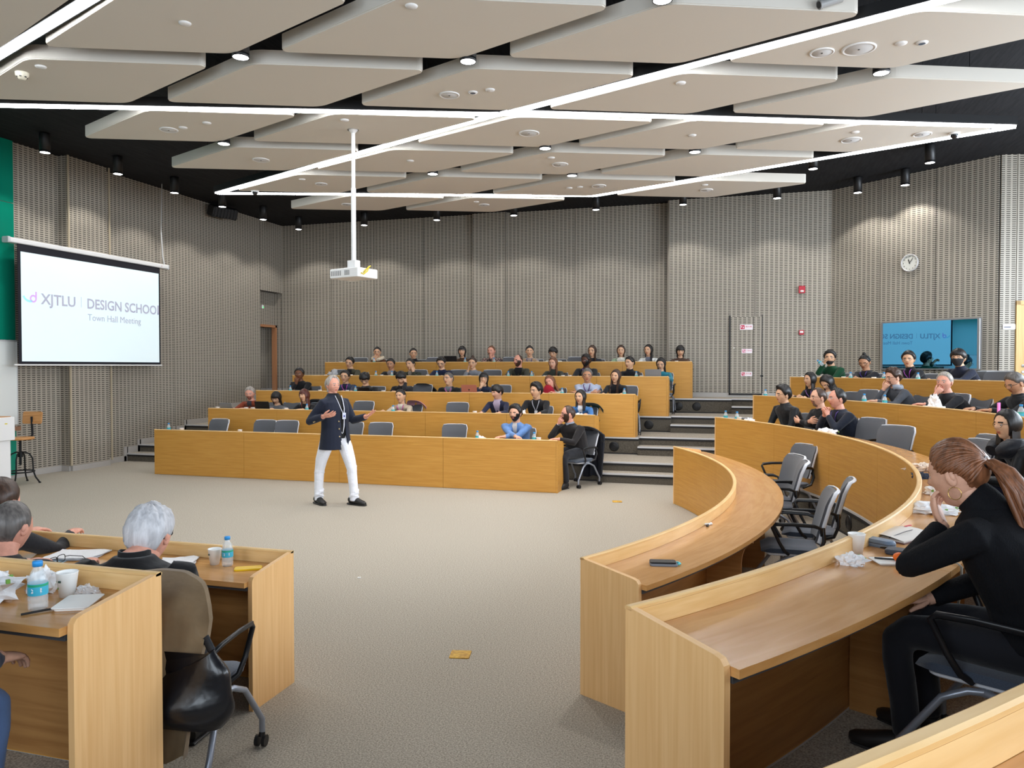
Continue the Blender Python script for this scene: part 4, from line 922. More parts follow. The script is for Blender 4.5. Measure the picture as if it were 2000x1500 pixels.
def person(lbl, x, y, zo, face, hz=1.06, sex='m', skn='east', top=((30, 30, 34), None), hair='short', hcol='black', pose='desk', look=None, pitch=0, roll=0, gl=None, glm=None,
           beard=0, fat=1.0, lean=.0, under=None, lanyard=None, extra=None, group=None, ht=.014, curly=0, htop=1.0, curtain=None, tail=None, bun=None, mask=0, collar=None,
           trousers=(34, 36, 42), chairlbl=None, scale=1.0, coll='shirt', withchair=True, seed=None, voxel=.015, headk=1.0, sweep_=0, coaton=None, chair_dy=0, beardc=None, hunch=0, other=None, hipb=0, elb_=None, nup=0):
    """seated figure; origin below the head on the floor, facing +Y before turning to heading `face` (degrees)"""
    t = thing('person', lbl, 'person', (x, y, zo), R_(face-90), group)
    seed = seed if seed is not None else int(abs(x*31+y*17)*10) % 97
    if look is None:
        v = SPK-Vector((x, y)); hd = math.degrees(math.atan2(v.y, v.x)); look = (hd-face+180) % 360-180; look = max(-62, min(62, look*.85))
    H = Vector((0, lean, hz)); fy = .90 if sex == 'f' else 1.0
    HM = Matrix.Translation(H) @ Matrix.Rotation(R_(look), 4, 'Z') @ Matrix.Rotation(R_(roll), 4, 'Y') @ Matrix.Rotation(R_(-pitch), 4, 'X')
    k = .96*scale if sex == 'f' else 1.0*scale
    k *= headk*1.09
    N = Vector((0, lean-.045-hunch, hz-.142+hunch*.45+nup)); S = N-Vector((0, .01, .045))
    hipz = .53; dz = S.z-hipz; back = math.sqrt(max(.0, .43**2-dz*dz)) if dz < .43 else 0; back = min(.20, back)+hipb
    Hp = Vector((0, S.y-back-.03, hipz))
    wsh = (.195 if sex == 'f' else .218)*fat
    # upper garment
    tm = MB(); bul = .02 if sex == 'm' else 0
    rings = []
    for q, w, d in ((0, .170, .13), (.3, .162, .13), (.6, .178, .135), (.82, .198, .125), (.93, .192, .105), (1.0, .145, .085), (1.06, .090, .074), (1.12, .066, .064)):
        c = Hp.lerp(S, min(q, 1.0)) + Vector((0, -.03*math.sin(math.pi*min(q, 1)), 0)) + Vector((0, .012, .0))*(max(0, q-1)*5) + Vector((0, .0, .43*(max(0, q-1))))
        rings.append((c, w*fat*(fy if q < .95 else 1)*(.93 if sex == 'f' and .2 < q < .5 else 1), d*fat*(1.05 if sex == 'f' and .55 < q < .8 else 1), -.25*back*2))
    ring_loft(tm, rings, 16)
    poses = {'desk': ((-.16, .40, .755), (.17, .39, .755)), 'fold': ((.10, .30, .765), (-.10, .33, .775)), 'crossed': ((.14, .20, hz-.34), (-.14, .22, hz-.32)),
             'lap': ((-.10, .22, .60), (.10, .24, .60)), 'clasp': ((-.035, lean+.15, hz-.215), (.035, lean+.15, hz-.215))}
    hl = HM.to_3x3() @ Vector((0, 1, 0)); hc = lambda a, b, c: HM @ Vector((a, b, c))
    if pose in poses: WL, WR = [Vector(p) for p in poses[pose]]
    else: WL, WR = [Vector(p) for p in poses['desk']]
    up = None
    if pose in ('chinR', 'mouthR', 'cheekR', 'drinkR', 'brow_R'):
        WR = {'chinR': hc(.035, .085, -.185), 'mouthR': hc(.045, .135, -.150), 'cheekR': hc(.085, .045, -.165), 'drinkR': hc(.07, .17, -.10), 'brow_R': hc(.10, .07, -.06)}[pose]; up = 'R'
        WL = Vector(other or (-.06, .34, .76))
    if pose in ('chinL', 'mouthL', 'cheekL', 'browL'):
        WL = {'chinL': hc(-.035, .085, -.185), 'mouthL': hc(-.045, .135, -.150), 'cheekL': hc(-.085, .045, -.165), 'browL': hc(-.10, .07, -.06)}[pose]; up = 'L'
        WR = Vector(other or (.06, .34, .76))
    bm_ = MB(); 
    cuff = []
    for s, W, nm in ((-1, WL, 'L'), (1, WR, 'R')):
        Sh = S+Vector((s*(wsh-.035), -.005, -.03)); raised = (up == nm or pose == 'clasp')
        hint = elb_(s) if elb_ else ((s*.45, .5, -1) if raised else (s*.6, -.3, -.8))
        if pose == 'crossed': hint = (s*1.0, .1, -.9)
        E, W2 = ik(Sh, W, .265*scale, .245*scale, hint)
        r = 1.06 if fat > 1 else (.88 if sex == 'f' else 1.0)
        tm.tube([Sh+Vector((-s*.06, 0, .012)), Sh, Sh.lerp(E, .35), Sh.lerp(E, .8), E, E.lerp(W2, .25), E.lerp(W2, .7), E.lerp(W2, .93)], [.05*r, .062*r, .056*r, .049*r, .048*r, .045*r, .039*r, .036*r], 12)
        fd = (W2-E).normalized(); cuff.append((E, W2))
        if up == nm: 
            tgt = hc(0 if 'mouth' in pose else s*.02, .105, -.085) if pose[:4] in ('chin', 'mout') else hc(s*.07, .04, .03)
            if 'drink' in pose: d = (hl*.4+Vector((-s*.5, 0, .8))); pn = Vector((-s, 0, .1))
            else: d = (tgt-W2); pn = (H-W2)
            add_hand(bm_, W2, d, pn, s, .55 if pose[:4] != 'chee' else .35, k*.92)
        elif pose == 'clasp': add_hand(bm_, W2, Vector((-s*.30, .12, .75)), Vector((-s, .1, .2)), s, .65, k*.92)
        elif pose == 'crossed': add_hand(bm_, W2, Vector((-s*1, .1, .1)), Vector((0, -1, .1)), s, .3, k*.92)
        elif pose == 'lap': add_hand(bm_, W2, Vector((-s*.4, 1, -.25)), Vector((0, -.2, -1)), s, .35, k*.92)
        else: add_hand(bm_, W2, (fd*Vector((1, 1, .15))), Vector((0, 0, -1)), s, .30, k*.92)
        bm_.tube([S+Vector((s*.05, 0, -.06)), Sh, E, E.lerp(W2, .5), W2-fd*.03], [.035, .036, .030, .028, .026], 8)
        bm_.tube([W2-fd*.06, W2-fd*.02, W2+fd*.004], [.030*k, .027*k, .025*k], 10)
    # body: neck and head, chest below the clothes, hands
    nk = HM @ Vector((0, -.022, -.075)); nk2 = HM @ Vector((0, -.012, -.02))
    bm_.tube([S+Vector((0, .0, -.03)), N+Vector((0, 0, -.01)), N.lerp(nk, .5), nk, nk2], [(.095, .07), (.064*k, .060*k), (.055*k, .056*k), (.053*k, .055*k), (.050*k, .055*k)], 16)
    ring_loft(bm_, [(Hp, .12*fat, .08, 0), (Hp.lerp(S, .6), .13*fat, .09, 0), (S+Vector((0, 0, -.03)), .12, .065, 0)], 12)
    add_head(bm_, HM, k, beard)
    bm_.weld(); sk = skin(skn); bo = ob('body', bm_, [sk, lips(skn), hairm(beardc or hcol), mat('stubble_'+skn, tuple(int(c*.55) for c in SKINC[skn]), .7) if beard < 2 else hairm(beardc or hcol)], t)
    for s in (-1, 1):
        e = ob('eye', EYEM, None, t); e.matrix_local = HM @ Matrix.Translation((s*.0300*k, ( .0765)*k, .003*k)) @ Matrix.Scale(k, 4)
    tme = remesh(tm, voxel, 3); tme.materials.clear(); tme.materials.append(cloth(*top) if isinstance(top, tuple) else top); ob(coll, tme, None, t)
    if collar:
        mb = MB(); cm_ = cloth(*collar)
        n_ = 16; zt = .028 if len(collar) < 3 else .05
        c0 = N+Vector((0, .005, -.005))
        vs = []
        for (rr, dzz) in ((.078, -.03), (.072, .0), (.066*k, .035), (.060*k, .037), (.058*k, .0)):
            for q in range(n_): a = 2*math.pi*q/n_; vs.append((c0.x+rr*math.cos(a), c0.y+rr*math.sin(a)*.98, c0.z+dzz-.018*max(0, math.sin(a))))
        mb.add(vs, [(i*n_+q, i*n_+(q+1) % n_, (i+1)*n_+(q+1) % n_, (i+1)*n_+q) for i in range(4) for q in range(n_)], 0, True); ob('collar', mb, cm_, t)
    def front(xq, q):   # a point on the chest at height fraction q (0 hip .. 1 shoulder)
        i = 0
        qs = (0, .3, .6, .82, .93, 1.0, 1.06, 1.12)
        w = float(np.interp(q, qs, [r_[1] for r_ in rings])); d = float(np.interp(q, qs, [r_[2] for r_ in rings])); c = [float(np.interp(q, qs, [r_[0][a] for r_ in rings])) for a in range(3)]
        yy = d*max(0, 1-min(1, abs(xq)/w)**2.3)**.5
        return Vector((xq, c[1]+yy+.006, c[2]))
    if under:   # shirt front showing in the opening of the jacket
        mb = MB(); wu = under[1] if len(under) > 1 else .05
        Q = (1.10, 1.04, .97, .88, .78, .66, .55, .45)
        mb.grid(lambda i, j: tuple(front((-1+2*i/6)*(wu*(1.0 if j < 2 else max(.18, 1.15-.16*(j-2)))), Q[j])), 7, 8); ob('shirt_front', mb, cloth(under[0]), t)
    if lanyard:
        mb = MB()
        for s in (-1, 1): mb.tube([front(s*.055, 1.08)+Vector((0, -.02, 0)), front(s*.062, 1.0)+Vector((0, .004, 0)), front(s*.045, .85)+Vector((0, .008, 0)), front(s*.008, .62)+Vector((0, .012, 0))], [(.008, .0025)]*4, 6)
        ob('lanyard', mb, mat('lanyard_%d_%d_%d' % lanyard, lanyard, .6), t)
        mb = MB(); c = front(0, .52)+Vector((0, .012, 0)); mb.rbox(tuple(c), (.055, .004, .08), .005, axis='y'); ob('badge', mb, M_WHITE, t)
    # hair
    if hair:
        mb = MB(); mb.T = HM; hair_cap(mb, hair, ht, curly, k, htop, seed, sweep_=sweep_)
        if curtain: hair_curtain(mb, k=k, seed=seed, **curtain)
        if bun: mb.ball(tuple(Vector(bun[:3])*k), bun[3]*k, 12, 9)
        if tail:
            L_, r0 = tail; pts = [(0, -.088*k, .03*k), (0, -.112*k, .035*k), (0, -.128*k, -.01*k), (.01, -.125*k, -.10), (.015, -.115*k, -.10-L_*.5), (.01, -.105*k, -.10-L_)]
            mb.tube(pts, [.018, .024, r0, r0*1.15, r0, r0*.3], 12)
        ho = ob('hair', mb, hairm(hcol), t)
        if tail: mb = MB(); mb.T = HM; mb.tube([(0, -.098*k, .032*k), (0, -.108*k, .035*k)], .026, 12); ob('hair_tie', mb, M_BLACK, t)
    if gl:
        go = ob('glasses', glasses(gl, glm or M_BLACK), glm or M_BLACK, t); go.matrix_local = HM @ Matrix.Scale(k, 4) @ (Matrix.Translation((0, -.012, 0)))
    if mask:
        mb = MB(); mb.T = HM; zl = -.02 if mask == 1 else -.40
        def mfn(i, j):
            u = -1+2*i/12; v = j/6; az = u*R_(72); z = (.0 if mask == 1 else -.45)+(-.90-(.0 if mask == 1 else -.45))*v
            sq = math.sqrt(max(.05, 1-z*z)); p = head_pt(math.sin(az)*sq, math.cos(az)*sq, z, k); return tuple(p+Vector((math.sin(az), math.cos(az), -.1))*(.010+.012*(1-abs(u))*math.sin(math.pi*v)))
        mb.grid(mfn, 13, 7)
        for s in (-1, 1): mb.tube([(s*.070*k, .045*k, -.03*k if mask == 1 else -.07*k), (s*.078*k, .01, -.005), (s*.079*k, -.02, .005)], .002, 4)
        ob('face_mask', mb, mat('mask_black', (24, 25, 28), .8), t)
    lg = ob('trousers', seated_legs(), None, t, (0, Hp.y+.05, 0)); lg.data = seated_legs()
    if not lg.data.materials: lg.data.materials.append(None)
    lg.material_slots[0].link = 'OBJECT'; lg.material_slots[0].material = cloth(trousers)
    for s in (-1, 1):
        if 'shoem' not in LEGS: LEGS['shoem'] = LEGS['shoe'].mesh('shoe', mat('shoe_black', (28, 27, 28), .45))
        ob('shoe', LEGS['shoem'], None, t, (s*.13, Hp.y+.46, 0), R_(-s*6))
    if extra: extra(t, dict(HM=HM, H=H, N=N, S=S, Hp=Hp, WL=cuff[0][1], WR=cuff[1][1], k=k, front=front))
    if withchair:
        a = R_(face); chair(x+math.cos(a)*(Hp.y+.03+chair_dy), y+math.sin(a)*(Hp.y+.03+chair_dy), zo, face, chairlbl or ('grey chair under the '+' '.join(lbl.split()[:12]).rstrip(',')), 'grey chairs with people sitting on them')
    return t
def watch(t, W, L):
    mb = MB(); mb.tube([(W.x-.002, W.y, W.z-.03), (W.x, W.y, W.z-.005)], .034, 14); ob('wristwatch', mb, mat('watch_strap', (34, 34, 38), .4), t)
    mb = MB(); mb.ball((W.x, W.y+.03, W.z-.02), (.017, .008, .017), 12, 6); ob('watch_face', mb, M_NOSE, t)
DK = (30, 30, 34); NV = (30, 36, 56)
SUITE = 'people seated in the straight rows'
def PL(k, x, hz, lbl, **kw):
    return person(lbl, x, ROWY[k-1]+.78, (k-1)*T, -90, hz=hz, group=SUITE, **kw)
S_ = dict(A=58, length=.13, t=.022)
BOB = dict(length=.15, A=64, t=.028); MID = dict(length=.24, A=66, t=.028, flare=.01); LONG = dict(length=.36, A=68, t=.026, flare=.012, back=.02)
lp = mat('laptop_black', (24, 24, 27), .4); ls = mat('laptop_silver', (150, 152, 156), .35, metal=.5); lr = mat('laptop_rose', (190, 120, 100), .35, metal=.4)
# back row
def fur(t, q):
    mb = MB(); N = q['N']; n = 22
    for i in range(n):
        a = R_(-250+320*i/(n-1)); r = .115+.02*abs(math.sin(i*1.7)); mb.ball((N.x+r*math.cos(a), N.y+.02+r*.9*math.sin(a), N.z+.01-.05*max(0, math.sin(a))), .040+.006*math.sin(i*3), 9, 7)
    o = ob('fur_collar', mb, mat('fur_cream', (222, 208, 184), .95, bump=1, bdist=.02, scale=(60, 60, 60)), t)
PL(5, -1.94, 1.02, 'woman with glasses, brown coat and cream fur collar resting chin on hand', sex='f', top=((92, 56, 34),), hair='up', pose='chinR', gl='round', extra=fur, bun=(0, -.09, .06, .035))
PL(5, -.98, .985, 'woman in black turtleneck in the back row, hair pulled up, glasses', sex='f', top=((22, 24, 34),), hair='up', pose='desk', gl='round', collar=((22, 24, 34), 0, 1), look=30)
PL(5, .28, 1.03, 'woman with black bob in leopard-brown jacket behind the black laptop', sex='f', top=((98, 70, 46), (60, 42, 30), .9, 40), hair='bangs', curtain=BOB, look=12)
def plaid(c):
    return mat('plaid_cloth', (150, 120, 112), .85, c2=(52, 44, 50), scale=(26, 26, 26), detail=1, bump=.3, bdist=.01, ramp=(.46, .54))
PL(5, 1.01, 1.03, 'balding man in plaid shirt resting his mouth on his hand', skn='pink', top=plaid(0), hair='buzz', hcol='brown', ht=.005, pose='mouthL', fat=1.08, look=-5, beard=1)
PL(5, 1.94, 1.02, 'woman in tan sweater with pale blue shoulders and tied-back black hair', sex='f', top=((176, 142, 100), (140, 150, 170), .9, 5), hair='up', tail=(.12, .02), lanyard=(60, 60, 120), look=15)
PL(5, 2.5, .98, 'woman with short black hair and glasses in white jacket, back row', sex='f', top=((214, 214, 208),), hair='fringe', ht=.028, curtain=dict(length=.06, A=70, t=.03), gl='round', pitch=10)
PL(5, 3.41, 1.02, 'woman with long dark hair and glasses in dark jacket, back row', sex='f', top=((44, 46, 54),), hair='part', hcol='dbrown', curtain=MID, gl='round', pose='lap')
PL(5, 4.06, 1.02, 'woman with chin-length hair in pale green cardigan over white blouse', sex='f', top=((150, 176, 146),), hair='part', hcol='dbrown', curtain=BOB, under=((232, 228, 216), .08), look=5)
PL(5, 4.67, 1.03, 'woman with long straight black hair in white jacket over grey top', sex='f', top=((226, 226, 222),), hair='part', curtain=LONG, under=((110, 112, 124), .06), look=-20)
PL(5, 5.36, 1.01, 'person with chin-length black hair in brown hoodie, far right of back row', sex='f', top=((84, 62, 50),), hair='bangs', curtain=BOB, pitch=14, look=10)
# fourth row
PL(4, -1.97, 1.06, 'man in olive jacket with pale shoulder stripes leaning to the side', top=((74, 72, 56),), hair='short', gl='rect', roll=-14, under=((30, 30, 34), .06), ht=.018, look=10, pitch=12)
PL(4, -.94, 1.02, 'man in black jacket over grey shirt in the fourth row', skn='tan', top=((34, 34, 36),), hair='short', under=((140, 132, 132), .07), pitch=8, look=8)
PL(4, -.46, 1.01, 'man in dark green jacket leaning his cheek on his left hand', top=((44, 50, 38),), hair='short', pose='cheekL', roll=8, under=((150, 140, 128), .04), look=-10)
PL(4, .28, 1.05, 'man in navy sweater looking down at the desk, fourth row', top=((28, 34, 62),), hair='short', ht=.02, gl='rect', pitch=22, look=5)
PL(4, 1.01, 1.04, 'woman with hair bun and glasses in grey cardigan resting cheek on hand', sex='f', top=((128, 132, 140),), hair='up', bun=(0, -.03, .135, .035), gl='round', pose='cheekR', hcol='dbrown')
PL(4, 2.05, 1.09, 'bald bearded man with glasses in olive cardigan over black shirt', skn='pink', top=((56, 56, 44),), hair='bald', ht=.004, hcol='dbrown', beard=2, gl='rect', under=((20, 20, 22), .08), look=-30)
PL(4, 2.82, 1.04, 'woman with long wavy brown hair in dark green turtleneck', sex='f', skn='light', top=((50, 54, 46),), hair='part', hcol='brown', curtain=dict(length=.34, A=66, t=.03, flare=.02, wave=.04), collar=((50, 54, 46), 0, 1), pitch=5)
PL(4, 3.52, 1.09, 'bearded man with dark skin in black jacket, fourth row', skn='dark', top=((28, 28, 32),), hair='short', ht=.02, beard=2, look=-25, lanyard=(110, 70, 150))
PL(4, 4.43, 1.04, 'woman in black turtleneck with pinned-up hair, second from the row end', sex='f', top=((24, 24, 28),), hair='up', bun=(0, -.11, .0, .045), ht=.02, collar=((24, 24, 28), 0, 1), look=-30, pose='desk')
PL(4, 5.07, 1.02, 'woman in teal sweater with glasses behind the grey laptop, row end', sex='f', top=((40, 122, 140),), hair='part', curtain=LONG, gl='round', pitch=16, look=-10)
# third row
PL(3, -2.44, 1.10, 'dark-skinned man in black coat holding chin at the left row end', skn='brown', top=((26, 26, 30),), hair='short', ht=.02, pose='chinR', fat=1.05, look=15)
PL(3, -1.35, 1.05, 'man with glasses in slate blue sweater and purple lanyard', top=((62, 74, 98),), hair='short', ht=.02, gl='rect', lanyard=(180, 70, 170), under=((34, 36, 60), .05), look=8)
PL(3, -.83, 1.01, 'person in black puffer jacket bowed over a tablet', top=((26, 27, 32), None, .5, 14), hair='fringe', ht=.026, gl='rect', pitch=38, lean=.12, look=15, fat=1.12)
PL(3, -.03, 1.03, 'man with wristwatch resting his forehead on his hand, black jacket', top=((27, 28, 34),), hair='fringe', ht=.026, pose='browL', pitch=30, lean=.08, look=10, extra=lambda t, q: watch(t, q['WL'], True))
PL(3, .97, 1.01, 'older man with glasses in black jacket over grey shirt leaning back', top=((28, 28, 30),), hair='short', hcol='dgrey', gl='round', roll=12, pitch=-8, under=((120, 124, 134), .075), lanyard=(190, 80, 150), look=-20, pose='lap')
PL(3, 1.72, 1.02, 'woman with glasses and long black hair in navy coat, hand at mouth', sex='f', top=((32, 40, 66),), hair='bangs', curtain=LONG, gl='big', pose='mouthR', look=15)
def scarf_red(t, q):
    mb = MB(); N = q['N']; ring_loft(mb, [(N+Vector((.02, .02, -.12)), .15, .12, 0), (N+Vector((.03, .04, -.05)), .13, .12, .2), (N+Vector((.03, .05, .03)), .09, .10, .3), (N+Vector((.03, .05, .06)), .07, .08, .3)], 16)
    ob('scarf', mb, cloth((166, 24, 46)), t)
PL(3, 3.08, .97, 'woman with brown hair, head tilted over red scarf, cream coat', sex='f', skn='pink', top=((214, 204, 186),), hair='part', hcol='chest', curtain=MID, roll=24, pitch=10, extra=scarf_red, pose='fold')
PL(3, 3.80, 1.09, 'man with glasses in pale blue shirt, arms crossed', skn='tan', top=((176, 186, 210),), hair='short', hcol='dgrey', ht=.02, gl='rect', pose='crossed', lanyard=(90, 40, 100), fat=1.1, look=10)
PL(3, 4.35, 1.08, 'woman with very long brown hair in black top, right end of third row', sex='f', top=((24, 24, 28),), hair='part', hcol='dbrown', curtain=dict(length=.42, A=66, t=.03, flare=.012), roll=-8, look=-15)
# second row
PL(2, -2.71, 1.03, 'grey-haired man in rust jacket reading behind the silver tablet', skn='pink', top=((140, 62, 38),), hair='short', hcol='grey', under=((60, 56, 62), .05), beard=1, pitch=12, look=20)
PL(2, -2.11, .95, 'woman with fringe and long black hair in grey sweater looking down', sex='f', top=((104, 106, 112),), hair='bangs', curtain=LONG, pitch=26, look=8)
PL(2, -1.45, 1.0, 'woman with reddish-brown hair in black jacket, body leaning on the desk', sex='f', top=((24, 24, 27),), hair='bangs', hcol='auburn', curtain=MID, lean=.06, roll=8, look=-12)
PL(2, .54, 1.01, 'woman in beige cardigan with long side ponytail and pink lanyard', sex='f', top=((196, 178, 156),), hair='up', curtain=dict(length=.26, A=135, t=.03), under=((226, 216, 204), .05), lanyard=(200, 70, 150), roll=5, look=-5)
PL(2, 2.42, 1.10, 'woman with short black hair in navy blazer over lilac turtleneck', sex='f', skn='light', top=((32, 36, 62),), hair='fringe', ht=.022, curtain=dict(length=.05, A=80, t=.026), under=((180, 164, 186), .06), collar=((180, 164, 186), 0, 1), pitch=10, look=-35)
PL(2, 3.14, 1.13, 'man with round glasses in black sweater with badge lanyard, second row', top=((22, 22, 25),), hair='short', ht=.03, htop=1.3, gl='rect', lanyard=(150, 150, 160), look=-32, glm=mat('metal_frame', (90, 80, 76), .3, metal=.7))
PL(2, 3.94, 1.03, 'woman with shoulder-length hair in blue cardigan and white shirt', sex='f', top=((60, 112, 170),), hair='part', curtain=MID, under=((232, 234, 240), .04), look=-20)
def draped(t_, base, c, w=.25, zt=.92, zb=.15, lbl=None, group=None, side=0, name='coat', seed=1, thick=.03):
    """coat hung over a chair back: base=(x,y,z,heading)"""
    x, y, z, fc = base; mb = MB(); nu, nv = 25, 17
    def pt(i, j, o):
        u = -1+2*i/(nu-1); v = j/(nv-1); zz = zt-(zt-zb)*v-.09*abs(u)**4*max(0, 1-v*2.2)
        fold = .026*(math.sin(u*8+seed)-.8)+.016*(math.sin(u*17+seed*2+v*3)-.8)
        yy = -.378-.02*v+fold*(.25+v)-.02*math.sin(v*3)-o; ww = w*(1-.12*v+.10*math.sin(v*2.4+seed))
        if v < .12: yy += (.12-v)*1.7*(1-abs(u)**2.5)
        return (u*ww, yy, zz+.02*math.sin(u*5+seed)*v-(.05*abs(u)**3)*(v < .2))
    mb.grid(lambda i, j: pt(i, j, thick), nu, nv); mb.grid(lambda i, j: pt(nu-1-i, j, 0), nu, nv)
    per = [(i, 0) for i in range(nu)]+[(nu-1, j) for j in range(1, nv)]+[(i, nv-1) for i in range(nu-2, -1, -1)]+[(0, j) for j in range(nv-2, 0, -1)]
    m = len(per); mb.add([pt(i, j, thick) for i, j in per]+[pt(i, j, 0) for i, j in per], [(q, m+q, m+(q+1) % m, (q+1) % m) for q in range(m)], 0, True)
    o = ob(name, mb, c, None, (x, y, z), R_(fc-90)); tag(o, lbl, name, group); return o
PL(1, 3.15, 1.11, 'man with dark curly hair and beard in light blue sweater', skn='light', top=((104, 142, 198),), hair='short', ht=.024, curly=.03, beard=2, hcol='black', under=((214, 208, 204), .035), pose='fold', fat=1.08, look=-12)
person('bearded man with black glasses in black sweater beside the aisle, hand at mouth', 4.05, 4.16, 0, -118, hz=1.12, group=SUITE, skn='pink', top=((34, 31, 32),), hair='reced', hcol='dbrown', ht=.008, beard=2, gl='big', pose='mouthR', fat=1.12, look=-38, lean=.04,
       collar=((150, 160, 176),), extra=lambda t, q: watch(t, q['WR'], True), voxel=.012)
a_ = R_(-118)
draped(None, (4.05-.12*math.cos(a_), 4.16-.12*math.sin(a_), 0, -118), cloth((27, 30, 40)), lbl='long dark coat hung over the aisle-end chair of the front row', zb=.10, seed=2)
draped(None, (-1.46, 5.59+.17, T, -90), cloth((40, 44, 54)), lbl='dark coat hung on the chair of the woman with reddish hair', zb=.4, seed=3)
draped(None, (.62, 5.59+.16, T, -90), cloth((206, 150, 166)), lbl='pink flowered bag hanging behind the woman in beige cardigan', zb=.5, w=.22, seed=4, name='bag')
draped(None, (4.02, 5.59+.16, T, -90), cloth((30, 60, 52)), lbl='dark green and red jacket on the chair of the blue cardigan woman', zb=.4, seed=5, name='jacket')
draped(None, (.30, ROWY[2]+.78, 2*T, -90), cloth((20, 20, 22)), lbl='black jacket covering the empty chair in the third row', zb=.4, seed=6, name='jacket')
# curved rows
CV = 'people seated in the curved rows'
def PC(x, y, k, hz, lbl, dh=0, **kw):
    f_ = math.degrees(math.atan2(-y, -x))+dh
    return person(lbl, x, y, (k-1)*T, f_, hz=hz, group=CV, **kw)
PC(7.20, 4.78, 2, 1.13, 'man with swept-up black hair and glasses in black puffer jacket', top=((22, 24, 28), None, .5, 14), hair='short', ht=.03, htop=1.2, gl='rect', glm=MC.get('metal_frame'), pose='lap', fat=1.12, voxel=.012, collar=((22, 24, 28),), sweep_=.02)
PC(7.63, 4.10, 2, 1.12, 'balding man with stubble and glasses in black shirt, arms crossed', skn='light', top=((24, 24, 27),), hair='reced', hcol='dbrown', beard=1, gl='rect', glm=MC.get('metal_frame'), pose='crossed', voxel=.012)
PC(7.90, 3.60, 2, 1.13, 'man with clear glasses, hands clasped under his chin, navy jacket', skn='pink', top=((30, 36, 50),), hair='reced', hcol='black', ht=.018, gl='round', glm=mat('clear_frame', (200, 206, 212), .2), pose='clasp', lanyard=(90, 70, 150), lean=.1, fat=1.1, voxel=.012, under=((30, 30, 50), .05))
PC(7.73, 6.41, 3, 1.04, 'woman with long black hair in black top with white trim', sex='f', top=((22, 22, 26),), hair='part', curtain=dict(length=.3, A=70, t=.03, wave=.03), lanyard=(140, 100, 170), pose='fold')
PC(8.02, 6.02, 3, 1.0, 'woman in white sweater whose long black hair hides her bowed face', sex='f', top=((226, 226, 230),), hair='part', ht=.022, curtain=dict(length=.34, A=42, t=.035, flare=.03), pitch=38, lean=.08, look=5)
def shawl(t, q):
    mb = MB(); N = q['N']; n = 18
    pts = [(N.x+.105*math.cos(R_(-235+290*i/(n-1))), N.y+.02+.085*math.sin(R_(-235+290*i/(n-1))), N.z-.005+.012*math.sin(i)) for i in range(n)]
    mb.tube(pts, [(.03, .04)]*n, 10); p = Vector(pts[-1]); mb.tube([p, p+Vector((.02, .06, -.12)), p+Vector((.01, .07, -.30))], [(.04, .03), (.05, .02), (.05, .015)], 10)
    ob('scarf', mb, cloth((140, 146, 156)), t)
PC(8.74, 4.94, 3, 1.10, 'man with dark curly hair, black glasses and grey scarf, hand over mouth', skn='light', top=((84, 88, 96),), hair='short', hcol='dbrown', ht=.026, curly=.02, gl='big', pose='mouthR', pitch=8, extra=shawl, beard=1, voxel=.012)
def topglasses(t, q):
    o = ob('sunglasses', glasses('big', mat('sunglass_frame', (150, 150, 70), .3)), MC['sunglass_frame'], t); o.matrix_local = q['HM'] @ Matrix.Translation((0, -.015, .03)) @ Matrix.Rotation(R_(62), 4, 'X') @ Matrix.Scale(1.06, 4)
PC(9.2, 4.02, 3, 1.05, 'older man with short grey hair, sunglasses pushed up, touching his mouth', skn='pink', top=((40, 41, 46),), hair='buzz', hcol='grey', pose='mouthR', extra=topglasses, fat=1.08, voxel=.012, look=28)
PC(9.66, 2.86, 3, 1.06, 'woman with grey-streaked tied hair, glasses and necklace looking down', sex='f', skn='tan', top=((22, 22, 25),), hair='up', hcol='dgrey', ht=.02, bun=(0, -.10, .02, .04), gl='round', pitch=22, collar=((22, 22, 25), 0, 1), fat=1.15, voxel=.012, look=8)
def drinkb(t, q):
    o = bottle(0, 0, 0, 0, None); 
PC(8.21, 7.91, 4, 1.12, 'man in dark green jacket drinking, mask pulled under his chin', top=((16, 74, 46),), hair='short', ht=.03, htop=1.2, gl='rect', pose='drinkR', mask=2, fat=1.1, look=32, pitch=-6)
PC(8.72, 7.35, 4, 1.04, 'man with topknot, shaved sides and round black glasses looking down', skn='tan', top=((36, 36, 42),), hair='buzz', ht=.012, bun=(0, -.02, .135, .03), gl='big', pitch=20, lanyard=(80, 60, 140), fat=1.08, look=22, pose='fold')
PC(9.28, 6.62, 4, 1.08, 'man with glasses in black turtleneck and pink-purple lanyard below the display', top=((22, 22, 27),), hair='short', ht=.026, gl='rect', glm=MC.get('metal_frame'), lanyard=(170, 80, 190), collar=((22, 22, 27), 0, 1), look=30)
PC(9.81, 5.8, 4, 1.09, 'man with black face mask and glasses in navy pullover', top=((26, 32, 52),), hair='fringe', ht=.028, gl='round', glm=MC.get('metal_frame'), mask=1, fat=1.08, look=26, collar=((26, 32, 52), 0, 1))
def puffcollar(t, q):
    mb = MB(); N = q['N']
    pts = [(N.x+.14*math.cos(R_(-225+270*i/13)), N.y+.05+.12*math.sin(R_(-225+270*i/13)), N.z-.04-.07*max(0, math.sin(R_(-225+270*i/13)))) for i in range(14)]
    mb.tube(pts, [.05, .075, .085, .08, .075, .07, .07, .07, .07, .075, .08, .085, .075, .05], 12); ob('hood', mb, cloth((22, 24, 32), None, .45, 12), t)
PC(8.72, .0, 2, 1.06, 'woman with black bob and thin glasses in puffy black hooded coat', sex='f', top=((20, 21, 25), None, .45, 12), hair='part', curtain=dict(length=.20, A=74, t=.04, flare=.025), gl='round', glm=MC.get('metal_frame'), pose='lap', extra=puffcollar, look=24, voxel=.012, fat=1.12, trousers=(24, 28, 50))
